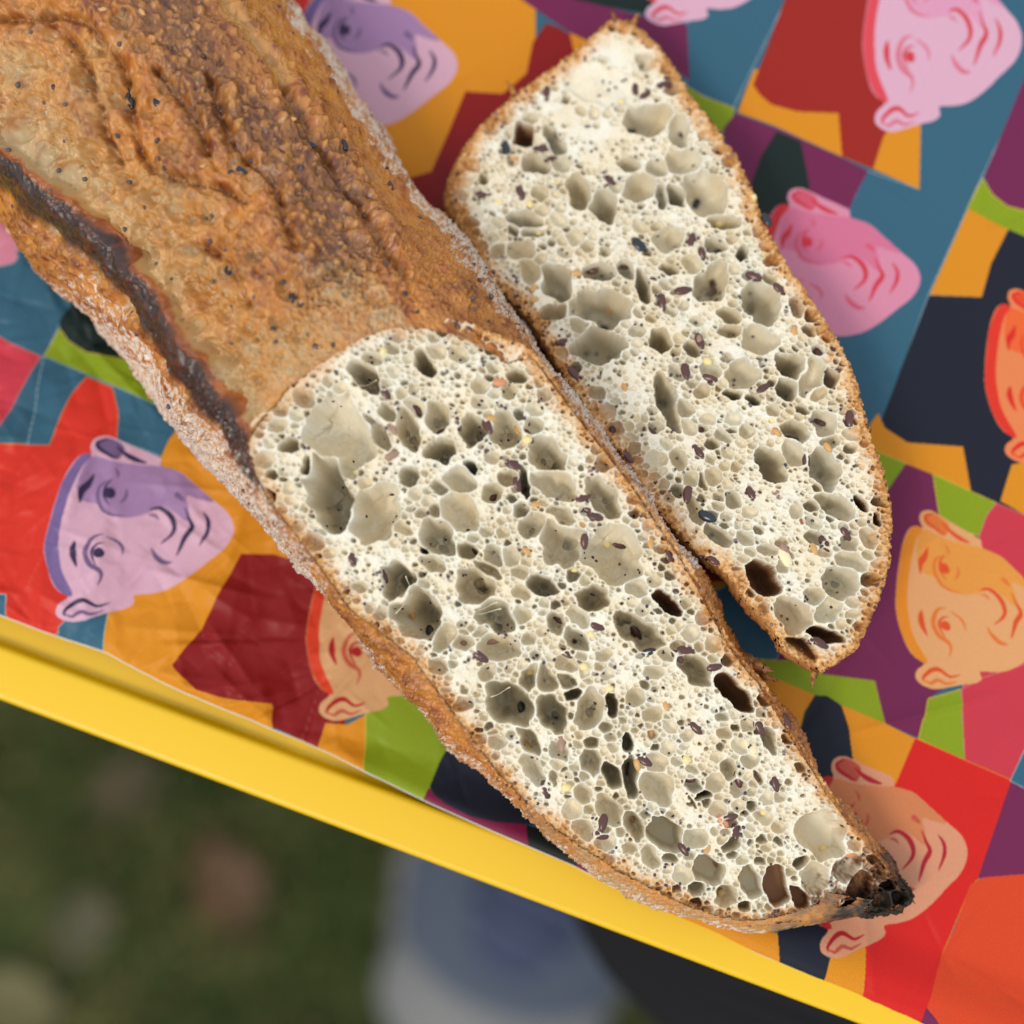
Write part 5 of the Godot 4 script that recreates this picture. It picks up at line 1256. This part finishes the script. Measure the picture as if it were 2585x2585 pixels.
func face(m: Transform2D, skin: Color, shade: Color, line: Color, hair: Color) -> void:
	var mid := shade.lerp(line, 0.45)
	patch([Vector2(350, 320), Vector2(440, 322), Vector2(428, 250), Vector2(460, 185), Vector2(545, 160), Vector2(640, 190), Vector2(760, 245), Vector2(900, 300), Vector2(985, 345), Vector2(1000, 415), Vector2(1150, 455), Vector2(1290, 570), Vector2(1440, 700), Vector2(1545, 790), Vector2(1590, 890), Vector2(1572, 990), Vector2(1500, 1090), Vector2(1370, 1190), Vector2(1200, 1320), Vector2(1040, 1410), Vector2(900, 1445), Vector2(768, 1460), Vector2(770, 1520), Vector2(700, 1565), Vector2(560, 1600), Vector2(430, 1640), Vector2(300, 1672), Vector2(200, 1655), Vector2(145, 1610), Vector2(165, 1540), Vector2(245, 1470), Vector2(170, 1430), Vector2(110, 1350), Vector2(70, 1200), Vector2(62, 1050), Vector2(90, 900), Vector2(140, 720), Vector2(210, 520), Vector2(280, 390)], m, skin)
	patch([Vector2(455, 335), Vector2(640, 380), Vector2(860, 400), Vector2(990, 410), Vector2(1150, 460), Vector2(1290, 575), Vector2(1430, 700), Vector2(1300, 680), Vector2(1215, 660), Vector2(1230, 790), Vector2(1200, 860), Vector2(1120, 800), Vector2(1000, 740), Vector2(880, 800), Vector2(700, 835), Vector2(590, 800), Vector2(480, 725), Vector2(380, 700), Vector2(340, 600), Vector2(380, 430)], m, shade)
	patch([Vector2(345, 325), Vector2(440, 330), Vector2(370, 420), Vector2(300, 570), Vector2(240, 740), Vector2(195, 900), Vector2(175, 1060), Vector2(190, 1250), Vector2(280, 1440), Vector2(240, 1465), Vector2(150, 1400), Vector2(85, 1260), Vector2(66, 1060), Vector2(95, 900), Vector2(150, 710), Vector2(215, 520)], m, hair)
	# upper ear
	patch([Vector2(480, 230), Vector2(540, 178), Vector2(630, 200), Vector2(700, 260), Vector2(660, 350), Vector2(600, 352), Vector2(520, 290)], m, mid)
	brush([Vector2(560, 190), Vector2(490, 215), Vector2(495, 265), Vector2(580, 320), Vector2(650, 350)], 34, m, line)
	brush([Vector2(640, 250), Vector2(720, 320), Vector2(800, 360), Vector2(880, 382)], 44, m, line)
	# brows and eyes
	brush([Vector2(460, 480), Vector2(420, 560), Vector2(370, 620), Vector2(352, 715)], 54, m, line)
	brush([Vector2(306, 1022), Vector2(290, 1080), Vector2(290, 1150), Vector2(322, 1232)], 58, m, line)
	brush([Vector2(620, 520), Vector2(520, 570), Vector2(490, 660), Vector2(520, 760), Vector2(600, 810), Vector2(710, 822)], 34, m, mid)
	brush([Vector2(605, 535), Vector2(560, 580), Vector2(545, 660), Vector2(590, 735)], 22, m, line)
	brush([Vector2(720, 600), Vector2(715, 660), Vector2(670, 720)], 26, m, mid)
	brush([Vector2(630, 430), Vector2(655, 470), Vector2(650, 510)], 24, m, mid)
	patch([Vector2(545, 615), Vector2(590, 590), Vector2(630, 615), Vector2(630, 660), Vector2(590, 682), Vector2(548, 660)], m, line)
	brush([Vector2(545, 970), Vector2(470, 990), Vector2(420, 1050), Vector2(395, 1130), Vector2(430, 1210), Vector2(510, 1260), Vector2(525, 1310), Vector2(495, 1380)], 46, m, mid)
	brush([Vector2(555, 1040), Vector2(490, 1060), Vector2(450, 1110), Vector2(460, 1170), Vector2(490, 1220)], 24, m, line)
	brush([Vector2(570, 990), Vector2(650, 1030), Vector2(690, 1080), Vector2(685, 1140)], 26, m, mid)
	patch([Vector2(465, 1110), Vector2(510, 1080), Vector2(550, 1100), Vector2(552, 1140), Vector2(515, 1162), Vector2(470, 1145)], m, line)
	# nose, mouth, chin
	brush([Vector2(900, 770), Vector2(980, 752), Vector2(1060, 800), Vector2(1100, 880), Vector2(1080, 960), Vector2(980, 1042)], 46, m, line)
	brush([Vector2(890, 808), Vector2(940, 812), Vector2(978, 848)], 22, m, mid)
	brush([Vector2(1195, 750), Vector2(1225, 840), Vector2(1250, 910), Vector2(1190, 990), Vector2(1150, 1070), Vector2(1115, 1140)], 42, m, line)
	patch([Vector2(1115, 640), Vector2(1150, 630), Vector2(1190, 680), Vector2(1180, 700), Vector2(1120, 665)], m, mid)
	brush([Vector2(905, 1075), Vector2(940, 1140), Vector2(1010, 1190), Vector2(1080, 1190)], 44, m, mid)
	brush([Vector2(1340, 785), Vector2(1385, 860), Vector2(1375, 950), Vector2(1305, 1062)], 36, m, line)
	# lower ear
	brush([Vector2(570, 1515), Vector2(470, 1545), Vector2(380, 1500), Vector2(300, 1520), Vector2(215, 1590), Vector2(220, 1625)], 36, m, line)
	brush([Vector2(215, 1600), Vector2(270, 1630), Vector2(350, 1590), Vector2(430, 1610), Vector2(530, 1575)], 30, m, mid)

func paper_y(x: float, z: float) -> float:
	var y := 0.4 + RAISE * (1.0 - smoothstep(-120.0, -20.0, x)) * smoothstep(-60.0, 0.0, z) * (1.0 - 0.35 * smoothstep(30.0, 75.0, z))
	# it rides up over the rim of the tray
	var s := TRAY_OUT.z - (x * TRAY_OUT.x + z * TRAY_OUT.y)
	return maxf(y, 0.4 + 4.2 * (1.0 - smoothstep(11.0, 24.0, s)))

func build_paper() -> void:
	page = Image.create(PX, PX, false, Image.FORMAT_RGB8)
	page.fill(Color8(56, 96, 115))
	# the inks overlap a little and leave thin lines where they meet
	var trap := {"lime": Color8(208, 178, 60), "teal": Color8(146, 168, 172), "red2": Color8(218, 122, 40), "red": Color8(222, 128, 56), "crimson": Color8(196, 120, 120)}
	for r in PRINT_AREAS:
		if trap.has(r[0]):
			for p in Geometry2D.offset_polygon(PackedVector2Array(r[1]), 0.22): fill(p, trap[r[0]])
		fill(PackedVector2Array(r[1]), INK[r[0]])
	var k := 0
	for r in PRINT_FACES:
		face(Transform2D(Vector2(r[1], r[2]), Vector2(r[3], r[4]), Vector2(r[5], r[6])), INK[r[0] + "_skin"], INK[r[0] + "_shade"], INK[r[0] + "_line"], INK[r[0] + "_hair"])
		k += 1
	# the screen dots of the print, as a repeating multiplier
	var dots := Image.create(256, 256, false, Image.FORMAT_RGB8)
	var dn := noise(0.05, 71, 2)
	var dm := noise(0.3, 72)
	for y in 256:
		for x in 256:
			var g := 0.93 + 0.03 * sin(TAU * x / 16.0) + 0.025 * sin(TAU * y / 16.0) + 0.05 * dn.get_noise_2d(x, y) + 0.04 * dm.get_noise_2d(x, y)
			dots.set_pixel(x, y, Color(g, g, g))
	var m := StandardMaterial3D.new()
	m.albedo_texture = ImageTexture.create_from_image(page)
	m.roughness = 0.42
	m.metallic_specular = 0.28
	m.detail_enabled = true
	m.detail_albedo = ImageTexture.create_from_image(dots)
	m.detail_blend_mode = BaseMaterial3D.BLEND_MODE_MUL
	m.detail_uv_layer = BaseMaterial3D.DETAIL_UV_2
	var white := plain_mat(Color8(214, 214, 204), 0.7)
	# the sheet: a grid from the far side to its front edge, with the folds it has
	var nx := 420
	var nz := 420
	var folds := []
	var rng := RandomNumberGenerator.new()
	rng.seed = 90
	for q in 230:
		var left := q < 175
		var x := rng.randf_range(-150, -30) if left else rng.randf_range(-60, 150)
		var z := rng.randf_range(-70, 75) if left else rng.randf_range(-150, 140)
		var a := rng.randf() * PI
		folds.append([x, z, cos(a), sin(a), rng.randf_range(5, 26), rng.randf_range(0.4, 1.7) * (1.0 if left else 0.85) * (1 if rng.randf() < 0.65 else -1), rng.randf_range(1.6, 5.0), rng.randf_range(0.25, 0.8)])
	for q in 420:
		var x := rng.randf_range(-150, 0) if q < 330 else rng.randf_range(-150, 150)
		var z := rng.randf_range(-75, 75) if q < 330 else rng.randf_range(-150, 140)
		var a := rng.randf() * PI
		folds.append([x, z, cos(a), sin(a), rng.randf_range(3, 12), rng.randf_range(0.14, 0.5) * (1 if rng.randf() < 0.6 else -1) * (1.0 if q < 330 else 0.9), rng.randf_range(0.7, 1.8), rng.randf_range(0.3, 0.9)])
	var wave := noise(0.02, 91, 2)
	var crumple := noise(0.075, 92, 2, FastNoiseLite.TYPE_CELLULAR)
	crumple.cellular_return_type = FastNoiseLite.RETURN_DISTANCE2_SUB
	crumple.fractal_type = FastNoiseLite.FRACTAL_NONE
	var Y := PackedFloat32Array()
	Y.resize(nx * nz)
	var XZ := PackedVector2Array()
	XZ.resize(nx * nz)
	for i in nx:
		var x := lerpf(-146.0, 150.0, i / float(nx - 1))
		var ze := tab_at(PAPER_EDGE, -150.0, 5.0, x)
		for j in nz:
			var z := lerpf(-150.0, ze, j / float(nz - 1))
			XZ[i * nz + j] = Vector2(x, z)
			var y := paper_y(x, z) + 0.8 * (0.5 + 0.5 * wave.get_noise_2d(x, z))
			var wrinkled := (1.0 - smoothstep(-80.0, 10.0, x)) * smoothstep(-100.0, -30.0, z) + 0.12
			y += wrinkled * 0.7 * (1.0 - absf(crumple.get_noise_2d(x + 6.0 * wave.get_noise_2d(x * 3.0, z * 3.0), z + 6.0 * wave.get_noise_2d(z * 3.0, x * 3.0))))
			Y[i * nz + j] = y
	var sx := 296.0 / (nx - 1)
	for f in folds:
		var reach: float = f[4] + 3.0 * f[6]
		for i in range(maxi(0, int((f[0] - reach + 146.0) / sx)), mini(nx, int((f[0] + reach + 146.0) / sx) + 1)):
			for j in nz:
				var q := XZ[i * nz + j]
				var dx: float = q.x - f[0]
				var dz: float = q.y - f[1]
				if absf(dz) > reach: continue
				var along: float = dx * f[2] + dz * f[3]
				var off: float = -dx * f[3] + dz * f[2]
				if absf(along) > f[4]: continue
				var w: float = f[6] if off > 0.0 else f[6] * f[7]
				Y[i * nz + j] += f[5] * exp(-absf(off) / w) * (1.0 - pow(along / f[4], 2))
	var vs := PackedVector3Array()
	var ns := PackedVector3Array()
	var uv := PackedVector2Array()
	var uv2 := PackedVector2Array()
	var idx := PackedInt32Array()
	for i in nx:
		for j in nz:
			var at := i * nz + j
			var q := XZ[at]
			# the last millimetres turn down
			var tail := (nz - 1 - j) * (XZ[at].y - XZ[i * nz].y + 0.001) / maxf(1.0, j)
			if tail < 3.0: Y[at] -= 0.10 * pow(3.0 - tail, 2) * clampf(paper_y(q.x, q.y) * 0.35, 0.0, 1.0)
			Y[at] = maxf(Y[at], 0.25)
	for i in nx:
		for j in nz:
			var at := i * nz + j
			var q := XZ[at]
			vs.append(Vector3(q.x, Y[at], q.y) * 0.001)
			var a := mini(i + 1, nx - 1) * nz + j
			var b := maxi(i - 1, 0) * nz + j
			var c := i * nz + mini(j + 1, nz - 1)
			var d := i * nz + maxi(j - 1, 0)
			var pu := Vector3(XZ[a].x - XZ[b].x, Y[a] - Y[b], XZ[a].y - XZ[b].y)
			var pv := Vector3(XZ[c].x - XZ[d].x, Y[c] - Y[d], XZ[c].y - XZ[d].y)
			ns.append(pv.cross(pu).normalized())
			uv.append((q - PRINT.position) / PRINT.size)
			uv2.append(q / 8.0)
			if i < nx - 1 and j < nz - 1: idx.append_array([at, at + nz, at + 1, at + nz, at + nz + 1, at + 1])
	var paper := Node3D.new()
	paper.name = "wrapping_paper"
	tag(paper, "crumpled wrapping paper printed with smiling faces in bright colour blocks, lining the yellow tray", "paper")
	add_child(paper)
	put("printed_sheet", mesh_of(vs, ns, idx, PackedColorArray(), uv, uv2), m, paper)
	# its pale cut edge
	var ev := PackedVector3Array()
	var en := PackedVector3Array()
	var ei := PackedInt32Array()
	for i in nx:
		var p := vs[i * nz + nz - 1]
		ev.append(p + Vector3(0, 0.00003, 0.00002))
		ev.append(p + Vector3(-0.00008, -0.00020, 0.00026))
		ev.append(p + Vector3(-0.00008, -0.00032, 0.0001))
		for q in 3: en.append(Vector3(-0.3, [0.9, 0.5, -0.2][q], 0.9).normalized())
		if i < nx - 1:
			for q in 2: ei.append_array([i * 3 + q, i * 3 + q + 3, i * 3 + q + 1, i * 3 + q + 3, i * 3 + q + 4, i * 3 + q + 1])
	put("cut_edge", mesh_of(ev, en, ei), white, paper)

# ---------------------------------------------------------------- tray
func build_tray() -> void:
	# a rim profile swept round a rectangle with round corners; the near long side is the one in view
	var tray := Node3D.new()
	tray.name = "serving_tray"
	tag(tray, "bright yellow plastic tray with a raised smooth rim, under the paper", "tray")
	add_child(tray)
	var m := plain_mat(Color8(226, 180, 4), 0.38, 0.5)
	var bump := NoiseTexture2D.new()
	bump.width = 256
	bump.height = 256
	bump.seamless = true
	bump.noise = noise(0.08, 95, 2)
	bump.as_normal_map = true
	bump.bump_strength = 1.0
	m.normal_enabled = true
	m.normal_texture = bump
	m.normal_scale = 0.12
	m.uv1_triplanar = true
	m.uv1_scale = Vector3.ONE * 70.0
	var prof := [] # outward distance from the inner foot, height
	prof.append(Vector2(-6.0, 0.0))
	for k in 9:
		var a := k / 8.0 * PI / 2
		prof.append(Vector2(-1.0 + 1.1 * sin(a), 1.1 - 1.1 * cos(a)))
	for k in 9:
		var a := k / 8.0 * PI / 2
		prof.append(Vector2(0.25 + 1.6 - 1.6 * cos(a), 2.4 + 1.6 * sin(a)))
	prof.append(Vector2(6.0, 4.1))
	prof.append(Vector2(9.0, 4.0))
	for k in 7:
		var a := k / 6.0 * PI / 2
		prof.append(Vector2(11.4 + 1.6 * sin(a), 2.4 + 1.6 * cos(a)))
	prof.append(Vector2(13.0, -3.0))
	prof.append(Vector2(11.5, -3.0))
	prof.append(Vector2(10.5, 1.5))
	prof.append(Vector2(4.0, 1.6))
	prof.append(Vector2(1.0, -1.8))
	prof.append(Vector2(-6.0, -1.8))
	var half := Vector2(230.0, 150.0)
	var r := 22.0
	var loop := []
	for q in 4:
		var cx: float = (half.x - r) * [1, -1, -1, 1][q]
		var cz: float = (half.y - r) * [1, 1, -1, -1][q]
		for k in 13:
			var a := PI / 2 * (q + k / 12.0)
			loop.append([Vector2(cx + r * cos(a), cz + r * sin(a)), Vector2(cos(a), sin(a))])
	var v := PackedVector3Array()
	var n := PackedVector3Array()
	var idx := PackedInt32Array()
	var np := prof.size()
	for l in loop:
		for k in np:
			var p: Vector2 = l[0] + l[1] * prof[k].x
			v.append(Vector3(p.x, prof[k].y, p.y) * 0.001)
			var t: Vector2 = (prof[mini(k + 1, np - 1)] - prof[maxi(k - 1, 0)]).normalized()
			n.append(Vector3(l[1].x * -t.y, t.x, l[1].y * -t.y).normalized())
	for i in loop.size():
		var i2 := (i + 1) % loop.size()
		for k in np - 1:
			idx.append_array([i * np + k, i2 * np + k, i * np + k + 1, i2 * np + k, i2 * np + k + 1, i * np + k + 1])
	var nn := (v[idx[1]] - v[idx[0]]).cross(v[idx[2]] - v[idx[0]])
	if nn.dot(n[idx[0]]) > 0.0:
		for k in range(0, idx.size(), 3):
			var w := idx[k + 1]
			idx[k + 1] = idx[k + 2]
			idx[k + 2] = w
	put("rim", mesh_of(v, n, idx), m, tray)
	var floor_mesh := BoxMesh.new()
	floor_mesh.size = Vector3(0.448, 0.0018, 0.288)
	var f := put("tray_floor", floor_mesh, m, tray)
	f.position.y = -0.0009
	tray.position = TRAY_AT
	tray.rotation.y = TRAY_TURN

# ---------------------------------------------------------------- below the tray
const GROUND := -0.6

func build_ground() -> void:
	var soil := plain_mat(Color8(62, 56, 40), 0.95, 0.2)
	var nt := NoiseTexture2D.new()
	nt.width = 512
	nt.height = 512
	nt.seamless = true
	nt.noise = noise(0.012, 101, 4)
	var g := Gradient.new()
	g.set_color(0, Color8(44, 42, 30))
	g.set_color(1, Color8(96, 88, 62))
	nt.color_ramp = g
	soil.albedo_texture = nt
	soil.albedo_color = Color.WHITE
	soil.uv1_triplanar = true
	soil.uv1_scale = Vector3.ONE * 3.0
	var pm := PlaneMesh.new()
	pm.size = Vector2(60, 60)
	var o := put("ground", pm, soil, self)
	o.position.y = GROUND
	tag(o, "dark soil under the grass beneath the tray", "", "structure")
	# grass blades
	var st := SurfaceTool.new()
	st.begin(Mesh.PRIMITIVE_TRIANGLES)
	for b in 5:
		var a := b * 2.4
		var out := Vector3(cos(a), 0, sin(a))
		var side := Vector3(-sin(a), 0, cos(a))
		for s in 4:
			var t0 := s / 4.0
			var t1 := (s + 1) / 4.0
			var w0 := 0.0028 * (1.0 - t0 * 0.9)
			var w1 := 0.0028 * (1.0 - t1 * 0.98)
			var p0 := out * (0.004 + 0.03 * t0 * t0) + Vector3.UP * 0.045 * t0
			var p1 := out * (0.004 + 0.03 * t1 * t1) + Vector3.UP * 0.045 * t1
			for q in [p0 - side * w0, p1 - side * w1, p0 + side * w0, p0 + side * w0, p1 - side * w1, p1 + side * w1]:
				st.set_normal((Vector3.UP * 0.8 + out * 0.3).normalized())
				st.add_vertex(q)
	var mm := MultiMesh.new()
	mm.transform_format = MultiMesh.TRANSFORM_3D
	mm.use_colors = true
	mm.mesh = st.commit()
	mm.instance_count = 20000
	var rng := RandomNumberGenerator.new()
	rng.seed = 103
	var patchy := noise(4.0, 104, 2)
	for k in 20000:
		var x := rng.randf_range(-0.8, 0.8)
		var z := rng.randf_range(-0.45, 1.0)
		var h := rng.randf_range(0.5, 1.25)
		if patchy.get_noise_2d(x, z) < -0.22: h *= 0.35
		mm.set_instance_transform(k, Transform3D(Basis(Vector3.UP, rng.randf() * TAU).scaled(Vector3(1, h, 1)), Vector3(x, GROUND, z)))
		var c := lin(50, 68, 30).lerp(lin(78, 88, 42), rng.randf())
		if rng.randf() < 0.14: c = lin(122, 108, 66)
		mm.set_instance_color(k, c)
	var gm := vc_mat(0.7, 0.3)
	gm.backlight_enabled = true
	gm.backlight = Color(0.25, 0.3, 0.1)
	gm.cull_mode = BaseMaterial3D.CULL_DISABLED
	var go := MultiMeshInstance3D.new()
	go.name = "grass"
	go.multimesh = mm
	go.material_override = gm
	tag(go, "blurred short green grass below the tray", "grass", "stuff")
	add_child(go)
	# fallen leaves
	var rows := LEAVES
	for r in rows:
		var v := PackedVector3Array()
		var n := PackedVector3Array()
		var idx := PackedInt32Array()
		var L: float = r[3]
		for i in 11:
			var t := i / 10.0
			var w := L * 0.33 * pow(sin(PI * clampf(t, 0.02, 0.98)), 0.75) * (1.0 + 0.12 * sin(t * 40.0))
			for q in 5:
				var s := (q - 2) / 2.0
				v.append(Vector3((t - 0.5) * L, absf(s) * w * 0.35 + 0.15 * L * pow(t - 0.5, 2) * 2.0 + 0.003 * sin(s * 5 + t * 9), s * w))
				n.append(Vector3(0, 1, -signf(s) * 0.3).normalized())
		for i in 10:
			for q in 4:
				var a := i * 5 + q
				idx.append_array([a, a + 5, a + 1, a + 1, a + 5, a + 6])
		var nn := (v[idx[1]] - v[idx[0]]).cross(v[idx[2]] - v[idx[0]])
		if nn.y > 0.0:
			for k in range(0, idx.size(), 3):
				var w2 := idx[k + 1]
				idx[k + 1] = idx[k + 2]
				idx[k + 2] = w2
		var leaf := Node3D.new()
		leaf.name = "fallen_leaf"
		leaf.set_meta("group", "fallen leaves on the grass")
		tag(leaf, r[5], "leaf")
		add_child(leaf, true)
		var lm := plain_mat(r[6], 0.6, 0.4)
		lm.cull_mode = BaseMaterial3D.CULL_DISABLED
		put("blade", mesh_of(v, n, idx), lm, leaf)
		var stalk := CylinderMesh.new()
		stalk.top_radius = 0.0008
		stalk.bottom_radius = 0.0012
		stalk.height = L * 0.4
		stalk.radial_segments = 6
		var so := put("stalk", stalk, lm, leaf)
		so.rotation.z = PI / 2 - 0.12
		so.position = Vector3(-L * 0.66, L * 0.07, 0)
		leaf.position = Vector3(r[0], GROUND + r[2], r[1])
		leaf.rotation = Vector3(0.1, r[4], 0.08)

func tube(path: Array, radii: Array, sides: int, per: int, ribs: int, rib: float) -> ArrayMesh:
	# a smooth limb along a path, with knitted ribs where asked
	var c := Curve3D.new()
	for k in path.size():
		var t: Vector3 = (path[mini(k + 1, path.size() - 1)] - path[maxi(k - 1, 0)]) * 0.22
		c.add_point(path[k], -t, t)
	var v := PackedVector3Array()
	var n := PackedVector3Array()
	var idx := PackedInt32Array()
	var total := (path.size() - 1) * per
	var ref := Vector3.UP
	for i in total + 1:
		var f := float(i) / per
		var k := mini(int(f), path.size() - 2)
		var p := c.sample(k, f - k)
		var q := c.sample(k, minf(1.0, f - k + 0.02)) - c.sample(k, maxf(0.0, f - k - 0.02))
		var ax := q.normalized()
		var sx := ax.cross(Vector3(0.13, 0.2, 1.0)).normalized()
		var sy := ax.cross(sx)
		var r := lerpf(radii[k], radii[k + 1], smoothstep(0.0, 1.0, f - k))
		if i == 0 or i == total: r *= 0.02
		for s in sides:
			var a := TAU * s / sides
			var d := sx * cos(a) + sy * sin(a)
			v.append(p + d * (r + rib * absf(sin(a * ribs * 0.5))))
			n.append((d + (sx * -sin(a) + sy * cos(a)) * (-0.7 * cos(a * ribs * 0.5) * signf(sin(a * ribs * 0.5)) if rib > 0.0 else 0.0)).normalized())
	for i in total:
		for s in sides:
			var a := i * sides + s
			var b := i * sides + (s + 1) % sides
			idx.append_array([a, b, a + sides, b, b + sides, a + sides])
	var at := sides * (total / 2)
	var nn := (v[at + 1] - v[at]).cross(v[at + sides] - v[at])
	if nn.dot(n[at]) > 0.0:
		for k in range(0, idx.size(), 3):
			var w := idx[k + 1]
			idx[k + 1] = idx[k + 2]
			idx[k + 2] = w
	return mesh_of(v, n, idx)

func lump(centre: Vector3, size: Vector3, flat_below: float, s: int) -> ArrayMesh:
	var v := PackedVector3Array()
	var n := PackedVector3Array()
	var idx := PackedInt32Array()
	for i in 25:
		var a := PI * i / 24.0
		for k in 40:
			var b := TAU * k / 40.0
			var d := Vector3(sin(a) * cos(b), cos(a), sin(a) * sin(b))
			var e := Vector3(signf(d.x) * pow(absf(d.x), 0.8), d.y, signf(d.z) * pow(absf(d.z), 0.85))
			var p := e * size
			p.y = maxf(p.y, flat_below)
			v.append(centre + p)
			n.append((d / size).normalized())
	for i in 24:
		for k in 40:
			var a := i * 40 + k
			var b := i * 40 + (k + 1) % 40
			idx.append_array([a, b, a + 40, b, b + 40, a + 40])
	var at := 40 * 8
	var nn := (v[at + 1] - v[at]).cross(v[at + 40] - v[at])
	if nn.dot(n[at]) > 0.0:
		for k in range(0, idx.size(), 3):
			var w := idx[k + 1]
			idx[k + 1] = idx[k + 2]
			idx[k + 2] = w
	return mesh_of(v, n, idx)

func build_person() -> void:
	var who := Node3D.new()
	who.name = "person"
	tag(who, "person wearing black ribbed trousers and a blue grey shoe below the tray", "person")
	add_child(who)
	var black := plain_mat(Color8(27, 27, 29), 0.85, 0.3)
	put("trouser_leg", tube(LEG, LEG_R, 240, 14, 44, 0.0022), black, who)
	var shoe := Node3D.new()
	shoe.name = "shoe"
	who.add_child(shoe)
	var l := 0.25
	put("sole", lump(Vector3(0, 0.016, 0), Vector3(l * 0.53, 0.024, 0.082), -0.016, 1), plain_mat(Color8(108, 106, 102), 0.6), shoe)
	put("upper", lump(Vector3(-0.005, 0.034, 0), Vector3(l * 0.49, 0.05, 0.074), -0.012, 2), plain_mat(Color8(66, 74, 88), 0.85), shoe)
	put("toe_cap", lump(Vector3(l * 0.36, 0.034, 0), Vector3(l * 0.19, 0.034, 0.068), -0.01, 3), plain_mat(Color8(108, 108, 106), 0.6), shoe)
	put("tongue", lump(Vector3(0.0, 0.078, 0), Vector3(0.068, 0.012, 0.032), -0.01, 4), plain_mat(Color8(48, 56, 82), 0.8), shoe)
	for k in 4:
		var lace := CylinderMesh.new()
		lace.top_radius = 0.003
		lace.bottom_radius = 0.003
		lace.height = 0.066
		var o := put("lace", lace, plain_mat(Color8(70, 80, 104), 0.8), shoe)
		o.rotation = Vector3(PI / 2, 0.2 * (1 - 2 * (k % 2)), 0)
		o.position = Vector3(-0.04 + 0.027 * k, 0.0905 - 0.0006 * k, 0)
	shoe.position = SHOE_AT
	shoe.rotation.y = SHOE_TURN
